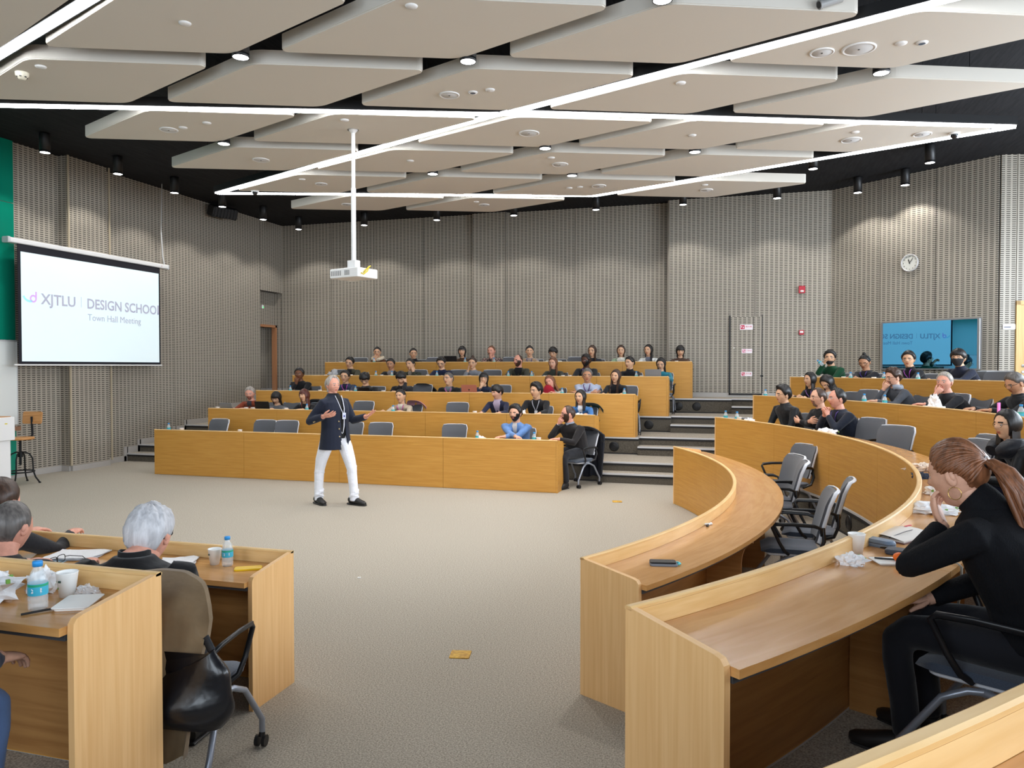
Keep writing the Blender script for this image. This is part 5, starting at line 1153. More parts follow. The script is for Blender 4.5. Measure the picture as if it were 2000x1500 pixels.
person('person in woolly grey coat at the right edge beside the ponytailed woman', 8.50, -1.75, T, 172, hz=1.08, group=CV, sex='f', top=((176, 168, 156),), hair='part', curtain=MID, pose='lap', voxel=.012)
# near left desks
NL = 'people at the lower left desks'
def person_hook(t, q): pass
chair(4.07, -4.46, 0, 99, 'grey chair with brown coat and black bag under the white-haired man', 'grey chairs with people sitting on them')
draped(None, (4.10, -4.455, 0, 101), cloth((134, 112, 84), None, .9, 5), lbl='brown coat hung over the chair of the white-haired man', zb=.30, zt=.975, w=.275, seed=1.4)
person('man with wavy white hair and glasses in black sweater, seen from behind', 3.85, -4.42, 0, 104, hz=1.055, pose='lap', group=NL, skn='pink', top=((20, 20, 23),), hair='short', hcol='white', ht=.024, curly=.016, gl='big', fat=1.25, look=-2, voxel=.010, withchair=False, hunch=.10, nup=.035, collar=((20, 20, 23), 0, 1), htop=1.25, headk=.95)
person('man with short dark greying hair in dark jacket at the left edge', 2.98, -4.40, 0, 108, hz=1.04, group=NL, skn='pink', top=((24, 25, 30),), hair='short', hcol='dgrey', ht=.010, look=-12, voxel=.010, fat=1.08, headk=.95, hunch=.03)
person('person with brown hair mostly hidden behind the greying man', 2.19, -3.80, 0, 100, hz=1.03, group=NL, skn='pink', top=((30, 30, 34),), hair='short', hcol='dbrown', ht=.018)
person('person in blue jeans cut by the left edge at nearest desk', 4.06, -5.70, T, 84, hz=1.1, group=NL, skn='light', top=((40, 44, 60),), trousers=(70, 92, 130), hair='short', look=5, withchair=True, pose='lap')
# ------------------------------------------------------------------ the woman with the ponytail
def pony(t, q):
    HM, k = q['HM'], q['k']; mb = MB(); mb.T = HM
    base = [(0, -.100, .030), (0, -.130, .028), (.005, -.170, -.02), (.01, -.195, -.09), (.012, -.205, -.18), (.012, -.205, -.28), (.010, -.200, -.37), (.006, -.19, -.44)]
    rad = [.014, .026, .046, .056, .058, .052, .042, .022]
    mb.tube(base, [r*.78 for r in rad], 12)
    for s in range(22):
        a = 2*math.pi*s/22; ph = random.random()*6; pts = []
        for i, (p, r) in enumerate(zip(base, rad)):
            aa = a+.10*math.sin(i*.9+ph); rr = r*(.80+.16*math.sin(i*1.3+ph)); pts.append((p[0]+rr*1.1*math.cos(aa), p[1]+rr*.8*math.sin(aa), p[2]+rr*.35*math.sin(aa)-(.02*random.random() if i == 7 else 0)))
        mb.tube(pts, [.006, .007, .009, .010, .010, .009, .007, .003], 6)
    ob('ponytail', mb, hairm('chest'), t)
    mb = MB(); mb.T = HM
    A_, B_s = HAIRLINE['up']; tie = Vector((0, -.95, .28)).normalized()
    for s in range(96):     # combed strands running back over the head to the tie
        az = -126+252*s/95; lay = s % 3; zb = float(np.interp(abs(az), A_, B_s))+.02+.10*lay*(1-abs(az)/180); zb = min(.97, zb); sq = math.sqrt(1-zb*zb)
        st = Vector((math.sin(R_(az))*sq, math.cos(R_(az))*sq, zb)); om = st.angle(tie); pts = []
        for i in range(9):
            u = i/8*.97; v = (st*math.sin((1-u)*om)+tie*math.sin(u*om))/math.sin(om); v = (v+Vector((0, 0, .10*math.sin(math.pi*u)))).normalized()
            pts.append(head_pt(v.x, v.y, v.z, k)+v*(.011+.004*lay*.5+.0025*math.sin(s*2.1+i*.7))*sm(-.05, .2, u+.06))
        mb.tube(pts, [.003, .006, .007, .0075, .0075, .007, .0065, .006, .005], 6)
    ob('combed_strands', mb, hairm('chest'), t)
    mb = MB(); mb.T = HM; mb.tube([(0, -.103, .03), (0, -.118, .03)], .027, 14); ob('hair_tie', mb, M_BLACK, t)
    mb = MB(); n0 = q['N']; c1 = HM @ Vector((0, -.035, -.085)); mb.tube([n0+Vector((0,-.01,-.06)), n0+Vector((0,0,-.01)), n0.lerp(c1, .5), c1, c1+(c1-n0).normalized()*.004], [(.13,.11), (.088,.085), (.075,.075), (.070,.072), (.062,.064)], 18); ob('turtleneck', mb, knit, t)
    mb = MB(); mb.T = HM @ Matrix.Translation((-.090, -.012, -.066))
    mb.tube([(0, .024*math.cos(R_(20*i)), .024*math.sin(R_(20*i))) for i in range(18)], .0016, 6, closed=True); ob('hoop_earring', mb, mat('gold', (212, 180, 110), .25, metal=.9), t)
knit = mat('black_knit', (17, 18, 22), .9, c2=(13, 14, 18), scale=(10, 10, 10), bump=.7, bdist=.006, bscale=(220, 220, 14), spec=.2)
person('woman with long chestnut ponytail and hoop earring in black knit sweater', 7.33, -4.02, T, 150, hz=1.13, group=CV, sex='f', skn='light', top=knit, hair='up', hcol='chest', ht=.014, pose='chinL', look=-6, pitch=14, trousers=(24, 25, 32),
       extra=pony, voxel=.008, fat=1.24, hunch=.06, hipb=.16, chair_dy=.14, other=(.06, .12, .60), elb_=lambda s: (s*.35, 1.0, -.8) if s < 0 else (s*.5, -.2, -.8), chairlbl='grey chair with silver legs under the ponytailed woman', seed=3)
draped(None, (7.33+.27, -4.02-.16, T, 150), cloth((176, 168, 156), None, .9, 9), lbl='pale grey coat hanging on the ponytailed woman\'s chair', zb=.25, seed=2.2, w=.25, zt=.97)

# ------------------------------------------------------------------ the speaker
def speaker():
    t = thing('person', 'standing speaker in dark navy jacket and white trousers gesturing with open hands', 'person', (1.36, 1.73, 0), R_(-19-90))
    HM = Matrix.Translation((0, -.05, 1.60)) @ Matrix.Rotation(R_(-8), 4, 'Z') @ Matrix.Rotation(R_(2), 4, 'X')
    mb = MB()
    mb.tube([(0,-.03,1.36),(0,-.045,1.44),(0,-.055,1.49),(0,-.065,1.54),(0,-.06,1.57)], [(.09,.07),(.068,.064),(.06,.06),(.057,.06),(.055,.058)], 16)
    ring_loft(mb, [((0,0,.95), .14, .10, 0), ((0,-.01,1.2), .16, .11, 0), ((0,-.03,1.38), .15, .08, 0)], 12)
    add_head(mb, HM, 1.0, 0, 48, 40)
    ER, WR = Vector((.275,-.20,1.13)), Vector((.27,.06,1.20)); EL, WL = Vector((-.225,.10,1.13)), Vector((-.21,.35,1.185))
    add_hand(mb, WR+(WR-ER).normalized()*.03, (-.30, .95, .18), (-.55, -.25, .75), 1, .22, 1.05, spread=.26, n=8)
    add_hand(mb, WL+(WL-EL).normalized()*.03, (.12, .93, .33), (.35, -.15, .9), -1, .16, 1.05, spread=.34, n=8, thumb=.9)
    for s, E_, W_ in ((1, ER, WR), (-1, EL, WL)): d = (W_-E_).normalized(); mb.tube([(s*.08,-.03,1.36), (s*.17,-.03,1.36), E_, W_], .034, 8); mb.tube([W_-d*.05, W_, W_+d*.035], [.033, .030, .028], 12)
    mb.weld(); ob('body', mb, [skin('pink'), lips('pink'), hairm('grey'), M_BLACK], t)
    for s in (-1, 1): e = ob('eye', EYEM, None, t); e.matrix_local = HM @ Matrix.Translation((s*.030, .0795, .004))
    mb = MB(); mb.T = HM; hair_cap(mb, 'reced', .020, .010, 1.0, 1.1, 4, sweep_=.0); hair_curtain(mb, .085, A=100, t=.028, flare=.0, z0=-.0); ob('hair', mb, hairm('grey'), t)
    # trousers
    mb = MB(); ring_loft(mb, [((0,-.02,.80), .155, .12, 0), ((0,-.02,.88), .172, .125, 0), ((0,-.02,.98), .165, .115, 0), ((0,-.02,1.02), .16, .11, 0)])
    mb.tube([(.09,-.05,.90),(.095,-.10,.76),(.10,-.17,.60),(.10,-.20,.49),(.10,-.215,.42),(.10,-.225,.25),(.10,-.23,.10),(.10,-.22,.055)], [.098,.092,.080,.068,.066,.060,.058,.060], 14)
    mb.tube([(-.09,.02,.90),(-.10,.09,.76),(-.11,.15,.60),(-.115,.185,.49),(-.12,.185,.42),(-.13,.20,.25),(-.13,.215,.10),(-.13,.215,.055)], [.098,.092,.080,.068,.066,.060,.058,.060], 14)
    for (cx, cy_, cz) in ((.10, -.21, .44), (.10, -.22, .12), (-.12, .18, .44), (-.13, .21, .12), (.09, -.08, .80), (-.1, .06, .80)):
        for q in range(3): z = cz+.035*q; mb.tube([(cx+.064*math.cos(R_(a_)+q), cy_+.064*math.sin(R_(a_)+q), z+.012*math.sin(R_(a_)*2)) for a_ in range(-60, 200, 20)], .008, 5)
    me = remesh(mb, .009, 2); me.materials.clear(); me.materials.append(mat('white_jeans', (232, 234, 242), .8, scale=(9, 9, 14), bump=.7, bdist=.02, spec=.2)); ob('trousers', me, None, t)
    # shirt below the jacket
    mb = MB(); ring_loft(mb, [((0,.0,.90), .165, .122, 0), ((0,.0,1.05), .162, .118, 0), ((0,-.01,1.25), .175, .125, 0), ((0,-.02,1.38), .16, .10, 0), ((0,-.04,1.45), .085, .08, 0), ((0,-.045,1.50), .068, .07, 0)], 18)
    ob('shirt', mb, cloth((14, 14, 17)), t)
    # jacket: closed hull, then opened down the front and given thickness
    mb = MB(); ring_loft(mb, [((0,-.005,.745), .225, .185, 0), ((0,-.005,.86), .212, .168, 0), ((0,-.005,1.0), .198, .150, 0), ((0,-.01,1.12), .192, .142, 0), ((0,-.015,1.28), .205, .148, 0), ((0,-.03,1.38), .205, .128, 0), ((0,-.04,1.425), .15, .10, 0), ((0,-.045,1.46), .09, .085, 0), ((0,-.045,1.495), .078, .08, 0)], 20)
    for s, E_, W_, S_h in ((1, ER, WR, Vector((.175,-.03,1.375))), (-1, EL, WL, Vector((-.175,-.02,1.375)))):
        mb.tube([S_h-Vector((s*.06,0,-.01)), S_h, S_h.lerp(E_, .4), S_h.lerp(E_, .85), E_, E_.lerp(W_, .3), E_.lerp(W_, .75), W_], [.055,.070,.063,.056,.057,.053,.049,.047], 14)
    me = remesh(mb, .010, 3)
    import bmesh
    bm = bmesh.new(); bm.from_mesh(me); kill = []
    for f_ in bm.faces:
        c = f_.calc_center_median()
        w = float(np.interp(c.z, [.74, .80, .92, 1.1, 1.3, 1.42, 1.5], [.075, .065, .045, .036, .032, .036, .045]))
        if c.z < .757 or c.z > 1.487 or (c.y > .05 and abs(c.x+.012) < w and c.z > .74) or (c.y > .0 and abs(c.x+.012) < w and c.z > 1.36): kill.append(f_)
    bmesh.ops.delete(bm, geom=kill, context='FACES'); bm.to_mesh(me); bm.free()
    me.materials.clear(); me.materials.append(mat('navy_jacket', (32, 37, 52), .85, scale=(6, 6, 6), bump=.5, bdist=.02, spec=.2, sheen=.1))
    j = ob('jacket', me, None, t); so = j.modifiers.new('t', 'SOLIDIFY'); so.thickness = .007; so.offset = -1
    for z in (.93, 1.03, 1.13):
        b = MB(); b.T = Matrix.Translation((.062, float(np.interp(z, [.9, 1.15], [.150, .134])), z)) @ Matrix.Rotation(R_(-75), 4, 'X'); b.lathe([(0,.006),(.008,.006),(.011,.002),(.011,-.002)], n=12, caps=False); ob('button', b, mat('brass_button', (190, 170, 130), .35, metal=.7), t)
    b = MB(); b.box((.300,-.075,1.12),(.32,-.065,1.135)); b.cbox((.310,-.05,1.135),(.012,.012,.012)); ob('cuff_button', b, MC['brass_button'], t)
    mb = MB()
    for s in (-1, 1): mb.tube([(s*.055-.01, .045, 1.47), (s*.045-.01, .085, 1.40), (s*.03-.01, .128, 1.30), (-.012+s*.004, .148, 1.22)], [(.006,.003)]*4, 6)
    ob('lanyard', mb, mat('lanyard_white', (214, 216, 226), .6), t)
    mb = MB(); mb.rbox((-.012,.155,1.20), (.06,.004,.085), .005, axis='y'); ob('badge', mb, mat('badge_pale', (206, 212, 228), .3), t)
    mb = MB(); mb.box((-.024,.158,1.185), (.0,.159,1.21)); ob('badge_print', mb, mat('badge_blue', (60, 70, 150), .5), t)
    mb = MB(); mb.tube([(-.012,.155,1.16),(-.005,.155,1.05),(.004,.152,.98),(.02,.15,.965),(.03,.15,.99)], .004, 6); mb.tube([(-.016,.155,1.16),(-.014,.155,1.06),(.0,.152,1.0)], .004, 6); ob('cord', mb, MC['lanyard_white'], t)
    for s, y0, rz in ((1, -.255, -14), (-1, .185, 6)):
        mb = MB(); mb.T = Matrix.Translation((s*.10-(.03 if s < 0 else 0), y0, 0)) @ Matrix.Rotation(R_(rz), 4, 'Z')
        mb.tube([(0,-.055,.055),(0,-.03,.065),(0,.02,.07),(0,.08,.055),(0,.14,.042),(0,.19,.034),(0,.22,.028)], [(.034,.04),(.040,.052),(.042,.055),(.044,.045),(.046,.034),(.040,.028),(.02,.018)], 14)
        mb.tube([(0,-.08,.012),(0,-.03,.012),(0,.06,.012),(0,.16,.012),(0,.225,.012)], [(.032,.012),(.040,.012),(.044,.012),(.048,.012),(.024,.012)], 12); sh = ob('shoe', mb, mat('shoe_black', (28, 27, 28), .45), t)
        l = MB(); l.T = mb.T
        for q in range(3): l.tube([(-.02,.05+.025*q,.108-.014*q),(.02,.05+.025*q,.108-.014*q)], .003, 5)
        ob('lace', l, M_BLACK, sh)
speaker()

# ------------------------------------------------------------------ small things on the desks
M_PET = mat('clear_plastic', (235, 245, 250), .08, alpha=.30, spec=.8); M_CAP = mat('cap_blue', (40, 150, 226), .4); M_LBL = mat('label_blue', (60, 170, 200), .4); M_LBG = mat('label_green', (40, 160, 120), .4)
M_CUP = mat('paper_cup', (238, 238, 236), .6); M_TIS = mat('tissue_paper', (238, 238, 240), .9, bump=.5, bdist=.01, scale=(40, 40, 40)); M_LOGO = mat('cup_print', (110, 160, 60), .6)
pb = MB(); pb.lathe([(.0,.0),(.028,.0),(.031,.006),(.0315,.03),(.030,.034),(.0315,.038),(.0315,.055),(.0300,.06),(.0312,.066),(.0315,.118),(.029,.135),(.022,.160),(.0145,.178),(.0135,.190)], n=20, caps=False); pbm = pb.mesh('bottle', M_PET)
lb = MB(); lb.lathe([(.0318,.066),(.0322,.070),(.0322,.112),(.0318,.116)], n=20, caps=False); lbm = lb.mesh('label', M_LBL)
lg = MB(); lg.lathe([(.0325,.104),(.0325,.114)], n=20, caps=False); lgm = lg.mesh('label_band', M_LBG)
cp = MB(); cp.lathe([(.0135,.186),(.0165,.186),(.0165,.205),(.015,.209),(0,.209)], n=18, caps=False); cpm = cp.mesh('cap', M_CAP)
def bottle(x, y, z, rz, lbl, group='water bottles on the desks', sc=1.0):
    t = thing('water_bottle', lbl, 'bottle', (x, y, z), rz, group); t.scale = (1, 1, .82)
    ob('bottle', pbm, None, t); ob('label', lbm, None, t); ob('label_band', lgm, None, t); ob('cap', cpm, None, t)
    if group != 'water bottles on the desks': text('lettering', '冰露', .024, M_WHITE, t, (.0325*math.cos(-1.3)-.018*math.sin(1.3), .0325*math.sin(-1.3)-.018*math.cos(1.3)*.3, .078), (R_(90), 0, R_(15)), .0006, width=.034)
    return t
cu = MB(); cu.lathe([(0,.002),(.026,.0),(.0375,.088),(.039,.09),(.0375,.092),(.0355,.088),(.0255,.006),(0,.006)], n=24, caps=False); cum = cu.mesh('cup', M_CUP)
lo = MB()
for k_ in range(7): a0 = R_(-75+7*k_); lo.add([(.0302*math.cos(a0), .0302*math.sin(a0), .022+.006*k_/7*2), (.0302*math.cos(a0+.12), .0302*math.sin(a0+.12), .022+.006*(k_+1)/7*2), (.0312*math.cos(a0+.12), .0312*math.sin(a0+.12), .030+.012*(k_+1)/7), (.0312*math.cos(a0), .0312*math.sin(a0), .030+.012*k_/7)], [(0,1,2,3)])
lom = lo.mesh('print', M_LOGO); ld = MB(); ld.box((.0345,-.012,.058),(.0365,-.002,.066)); ldm = ld.mesh('print', mat('cup_print_dark', (60, 80, 70), .6))
def cup(x, y, z, lbl, rz=0, group='paper cups on the desks', logo=False, lie=False):
    t = thing('paper_cup', lbl, 'cup', (x, y, z), rz, group); ob('cup', cum, None, t)
    if logo: ob('print', lom, None, t); ob('print', ldm, None, t)
    return t
def crumple(name, x, y, z, size, seed, mtl=None, prints=0):
    mb = MB(); nu, nv = 26, 15; sx, sy, sz = size
    def fn(i, j):
        th = 2*math.pi*i/nu; ph = math.pi*j/(nv-1); v = Vector((math.sin(ph)*math.cos(th), math.sin(ph)*math.sin(th), math.cos(ph)))
        n1 = abs(noise.noise(v*2.2+Vector((seed, 0, seed*2)))); n2 = abs(noise.noise(v*6+Vector((0, seed, 3)))); r = .55+.9*n1+.35*n2
        return (v.x*r*sx, v.y*r*sy, max(0, (v.z*r+.35)*sz*.75))
    mb.grid(fn, nu, nv, closeu=True, sm=False); o = ob(name, mb, mtl or M_TIS, None, (x, y, z)); 
    if prints:
        p = MB()
        for q in range(prints):
            th = R_(200+q*37+seed*20); v = Vector((math.cos(th)*.9, math.sin(th)*.9, .3+.2*(q % 2))); 
            n1 = abs(noise.noise(v.normalized()*2.2+Vector((seed, 0, seed*2)))); r = .55+.9*n1+.2; c = (v.x*r*sx, v.y*r*sy, max(0, (v.z*r+.35)*sz*.75)); p.cbox(c, (.012,.012,.014), th)
        ob('leaf_print', p, M_LOGO, o)
    return o
def tissue(x, y, z, lbl, s=.06, seed=1, tall=1.0, prints=0, cat='tissue'):
    o = crumple('crumpled_tissue', x, y, z, (s, s*.8, s*tall), seed, prints=prints); return tag(o, lbl, cat, 'crumpled tissues on the desks')
def laptop(x, y, z, face, m, lbl, ang=105, w=.31, tablet=False, logo=None):
    t = thing('tablet' if tablet else 'laptop', lbl, 'tablet' if tablet else 'laptop', (x, y, z), R_(face-90))
    mb = MB(); mb.rbox((0,0,.008), (w, w*.66, .014), .012); ob('base', mb, m, t)
    mb = MB(); mb.T = Matrix.Translation((0, w*.33, .016)) @ Matrix.Rotation(R_(90-ang), 4, 'X'); mb.rbox((0,0,w*.33), (w, .008, w*.66), .012, axis='y'); lid = ob('lid', mb, m, t)
    mb = MB(); mb.T = Matrix.Translation((0, w*.33, .016)) @ Matrix.Rotation(R_(90-ang), 4, 'X'); mb.box((-w*.47,-.0055,.012),(w*.47,-.0045,w*.63)); ob('screen', mb, mat('lit_screen', (190, 200, 214), .3, emit=.5), t)
    if logo:
        mb = MB(); mb.T = Matrix.Translation((0, w*.33, .016)) @ Matrix.Rotation(R_(90-ang), 4, 'X'); mb.ball((0,.0045,w*.35), (.014,.001,.016), 10, 6); ob('emblem', mb, M_BLACK, t)
    mb = MB(); mb.rbox((0,-.01,.0155), (w*.86, w*.3, .002), .006); ob('keyboard', mb, M_BLACK, t); return t
def phone(x, y, z, rz, m, lbl, size=(.075, .155, .009), cam=True):
    t = thing('phone', lbl, 'phone', (x, y, z), rz); mb = MB(); mb.rbox((0,0,size[2]/2), size, .012); ob('case', mb, m, t)
    return t
LN = [None]+['front', 'second', 'third', 'fourth', 'back']
RZ = [0]+[(k-1)*T+WT for k in range(1, 6)]
def it(kind, k, x, lbl, y=None, **kw):
    z = RZ[k]; y = ROWY[k-1]+.2 if y is None else y
    if kind == 'b': bottle(x, y, z, x, lbl)
    elif kind == 'c': cup(x, y, z, lbl, R_(200+x*40))
    elif kind == 't': tissue(x, y, z, lbl, seed=x*3.3+k, **kw)
B_ = 'blue-capped water bottle '; C_ = 'white paper cup '; X_ = 'crumpled white tissue '
for a in [
 ('b',1,-2.99,B_+'at the left end of the front straight desk'), ('c',1,-2.72,C_+'near the left end of the front straight desk'), ('c',1,-1.54,C_+'in front of the second empty chair of the front desk'),
 ('b',1,2.71,B_+'behind a tissue, left of the man in light blue'), ('b',1,3.61,B_+'between the two men of the front desk'), ('c',1,3.68,C_+'between the two men of the front desk'),
 ('c',2,-3.02,C_+'at the left end of the second desk'), ('c',2,-2.38,C_+'before the man in rust jacket, left one'), ('c',2,-2.24,C_+'before the man in rust jacket, right one'), ('c',2,-1.52,C_+'between the women of the second desk'),
 ('b',2,-1.08,B_+'before the woman with reddish hair'), ('b',2,.66,B_+'before the woman in beige cardigan'), ('c',2,2.20,C_+'left of the woman in navy blazer'), ('b',2,2.92,B_+'left of the man with badge lanyard'),
 ('b',3,-2.29,B_+'before the dark-skinned man holding his chin'), ('c',3,-1.60,C_+'left of the man with purple lanyard'), ('c',3,-.98,C_+'right of the man with purple lanyard'), ('b',3,-.90+.1,B_+'before the bowed person with tablet'), ('c',3,-.19,C_+'before the man resting his forehead'),
 ('b',3,3.44,B_+'between the red scarf and the pale blue shirt'), ('b',3,4.59,B_+'before the woman with very long brown hair'),
 ('c',4,-1.62,C_+'before the man in olive jacket'), ('b',4,-1.02,B_+'right of the man in olive jacket'), ('c',4,-.88,C_+'before the man in black jacket, fourth row'), ('b',4,-.64,B_+'before the man leaning on his left hand'),
 ('c',4,.20,C_+'before the man in navy sweater'), ('b',4,.41,B_+'before the man in navy sweater'), ('b',4,2.0,B_+'before the bald bearded man'), ('b',4,2.50,B_+'right of the bald bearded man'), ('c',4,3.16,C_+'left one before the bearded man with dark skin'), ('c',4,3.30,C_+'right one before the bearded man with dark skin'),
 ('b',4,3.61,B_+'before the bearded man with dark skin'), ('b',4,4.28,B_+'before the woman in black turtleneck'), ('b',4,4.64,B_+'left of the grey laptop'), ('c',4,4.74,C_+'beside the grey laptop'),
 ('c',5,-2.62,C_+'at the left end of the back desk'), ('b',5,-1.74,B_+'before the woman with fur collar'), ('b',5,.56,B_+'right of the black laptop in the back row'), ('b',5,1.26,B_+'before the man in plaid shirt'), ('c',5,5.32,C_+'before the person in brown hoodie')]: it(*a)
for a, kw in [(('t',1,-1.84,'white folded napkin heap before the leftmost empty chair'), dict(s=.07, tall=.6)), (('t',1,2.78,'large crumpled white tissue beside a bottle at the front desk'), dict(s=.085, tall=1.1)), (('t',1,3.98,'small crumpled tissue before the man with black glasses'), dict(s=.04)),
 (('t',2,-.96,X_+'beside the bottle of the woman with reddish hair'), dict(s=.06)), (('t',2,2.38,'flat white napkin left of the woman in navy blazer'), dict(s=.06, tall=.5)), (('t',2,3.05,'tall crumpled white tissue before the man with badge lanyard'), dict(s=.06, tall=2.2)), (('t',2,4.04,X_+'heap before the woman in blue cardigan'), dict(s=.10, tall=.9)),
 (('t',4,1.72,X_+'standing left of the bald bearded man'), dict(s=.045, tall=1.6)), (('t',4,2.76,'peaked white tissue before the woman in dark green turtleneck'), dict(s=.08, tall=1.1)), (('t',4,4.05,X_+'left of the woman in black turtleneck'), dict(s=.05)),
 (('t',5,1.94,X_+'before the woman in tan sweater'), dict(s=.05)), (('t',5,4.39,X_+'between the two rightmost women of the back row'), dict(s=.06))]: it(*a, **kw)
laptop(-2.72, 4.98, RZ[2], -90, ls, 'silver tablet with stand in front of the man in rust jacket', 110, .26, True)
laptop(-1.95, 5.02, RZ[2], -90, lp, 'black laptop before the woman in grey sweater', 105)
laptop(-.55, 6.38, RZ[3], -90, lp, 'black tablet before the bowed person in puffer jacket', 120, .24, True)
laptop(1.66, 6.36, RZ[3], -90, lr, 'rose gold laptop before the woman in navy coat', 100, logo=1)
laptop(4.98, 7.70, RZ[4], -90, ls, 'grey laptop at the right end of the fourth desk', 105)
laptop(.26, 9.05, RZ[5], -90, lp, 'black laptop in the back row before the leopard jacket', 105)
mb = MB(); mb.rbox((0,0,.012), (.26,.19,.024), .01); tag(ob('paper_stack', mb, M_CUP, None, (2.65, 6.33, RZ[3])), 'white stack of papers left of the woman with red scarf', 'paper')
mb = MB(); mb.rbox((0,0,.008), (.21,.15,.016), .01); tag(ob('yellow_notebook', mb, mat('notebook_yellow', (214, 170, 40), .6), None, (3.06, 3.66, RZ[1]+.004)), 'yellow notebook before the man in light blue sweater', 'notebook')
t = thing('recorder', 'dark small camera gadget left of the person in brown hoodie', 'gadget', (5.16, 9.04, RZ[5]))
mb = MB(); mb.rbox((0,0,.05), (.09,.07,.08), .02); ob('body', mb, mat('gadget_dark', (50, 56, 60), .4), t); mb = MB(); mb.T = Matrix.Translation((0,-.035,.05)) @ Matrix.Rotation(R_(90), 4, 'X'); mb.lathe([(.03,0),(.03,.03),(.02,.03)], n=14); ob('lens', mb, M_BLACK, t)
t = thing('flower_pot', 'small potted red flower at the left end of the back desk', 'plant', (-2.44, 9.12, RZ[5]))
mb = MB(); mb.lathe([(0,0),(.03,0),(.04,.07),(.035,.07),(0,.06)], n=14, caps=False); ob('pot', mb, M_CUP, t)
for q in range(5):
    a = R_(72*q); mb = MB(); mb.tube([(0,0,.06),(.02*math.cos(a),.02*math.sin(a),.12),(.04*math.cos(a),.04*math.sin(a),.15+.01*q)], [.003,.008,.002], 5); ob('stem', mb, mat('stem_green', (70, 90, 50), .7), t)
mb = MB(); mb.ball((.01,0,.19), (.03,.03,.028), 10, 7); mb.ball((-.02,.01,.17), (.02,.02,.02), 8, 6); ob('blossom', mb, mat('petal_red', (196, 64, 50), .6), t)
# white jacket and black bag heaped on the left end of the fourth row
o = crumple('white_jacket', -2.42, 8.24, 3*T+.45, (.30, .16, .42), 3.3, cloth((206, 208, 212))); tag(o, 'white jacket heaped on a chair at the left end of the fourth row', 'jacket')
chair(-2.42, 8.30, 3*T, -90, 'grey chair under the white jacket at the left of the fourth row', GE)
o = crumple('black_bag', -2.35, 8.02, 3*T+.50, (.17, .08, .30), 6.1, mat('bag_black', (22, 22, 24), .6)); tag(o, 'small black bag lying on the white jacket, fourth row', 'bag')
# curved desks
def cit(kind, k, x, y, lbl, **kw):
    z = (k-1)*T+WT
    if kind == 'b': bottle(x, y, z, x, lbl)
    elif kind == 'c': cup(x, y, z, lbl, R_(230))
    else: tissue(x, y, z, lbl, seed=x*3+y, **kw)
for a, kw in [(('b',2,6.37,4.94,B_+'leftmost on the second curved desk'), {}), (('b',2,6.54,4.72,B_+'second on the second curved desk beside tissues'), {}), (('c',2,6.57,4.68,C_+'right in front of the second bottle on second curved desk'), {}), (('t',2,6.72,4.50,'large crumpled tissue beside the bottles of the second curved desk'), dict(s=.09, tall=1.0)),
 (('t',2,7.17,3.70,'small crumpled tissue before the man in puffer jacket'), dict(s=.045)), (('t',2,7.60,2.80,'wide heap of crumpled tissue before the man with clasped hands'), dict(s=.13, tall=.7, prints=3)),
 (('b',3,7.01,6.32,B_+'at the far left of the third curved desk'), {}), (('t',3,7.53,5.70,'white tissue heap before the woman with white-trimmed top'), dict(s=.08, tall=.7)), (('b',3,8.29,4.52,B_+'left of the man with grey scarf'), {}), (('b',3,8.49,4.12,B_+'in front of the man with grey scarf'), {}),
 (('b',3,9.31,1.54,B_+'beside the woman with grey-streaked hair'), {}), (('c',4,7.70,7.52,'low white paper cup at the far left of the outermost desk'), {}), (('c',4,7.88,7.36,C_+'left of the man drinking'), {}), (('c',4,8.32,6.90,C_+'right of the man drinking'), {}), (('b',4,8.42,6.81,B_+'between the drinking man and the man with topknot'), {}),
 (('c',4,8.72,6.40,C_+'right of the man with topknot'), {}), (('b',4,8.84,6.22,B_+'right of the man with topknot'), {}), (('b',4,9.21,5.60,B_+'beside the man below the wall display'), {}), (('t',4,9.30,5.46,'pale crumpled tissue beside the bottle below the wall display'), dict(s=.07, tall=1.0)), (('t',4,9.76,4.62,'crumpled tissue near the right end of the outermost desk'), dict(s=.08))]: cit(*a, **kw)
t = thing('tissue_box', 'white box with tall napkins before the grey chair, third curved desk', 'box', (8.88, 3.16, 2*T+WT), R_(-60))
mb = MB(); mb.rbox((0,0,.035), (.24,.13,.07), .008); ob('box', mb, M_CUP, t); o = crumple('napkins', 0, 0, .06, (.09,.05,.17), 4.4); o.parent = t
mb = MB(); mb.rbox((0,0,.018), (.30,.14,.036), .01); tag(ob('paper_box', mb, M_CUP, None, (8.40, 4.30, 2*T+WT), R_(-62)), 'flat white box beside the bottle of the man with grey scarf', 'box')
phone(9.24, 1.98, 2*T+WT+.03, 1.0, mat('case_pink', (226, 130, 200), .4), 'pink phone held up before the grey-streaked woman', size=(.075,.012,.14))
bottle(8.06, 7.68, 3*T+1.0, 0, 'water bottle the man in green jacket drinks from').rotation_euler = (R_(-60), R_(20), R_(40))
z2 = T+WT
t = tag(crumple('scarf', 7.98, -.45, z2, (.16, .09, .07), 2.2, mat('scarf_cloth', (222, 206, 190), .9, c2=(120, 90, 80), scale=(40,40,40), ramp=(.55,.7))), 'folded pale patterned scarf on the curved desk beyond the ponytailed woman', 'scarf')
t = tag(crumple('face_mask', 7.86, -.93, z2, (.07, .05, .05), 7.2, mat('mask_navy', (50, 62, 84), .8)), 'dark blue face mask folded on the desk near the scarf', 'mask')
tissue(7.78, -1.72, z2, 'white tissue lying behind the larger napkin bag', .07, 2.3, prints=2)
tag(crumple('napkin_bag', 7.60, -2.42, z2, (.17, .10, .06), 5.2, prints=4), 'white printed napkin bag on the desk before the ponytailed woman\'s hand', 'napkin')
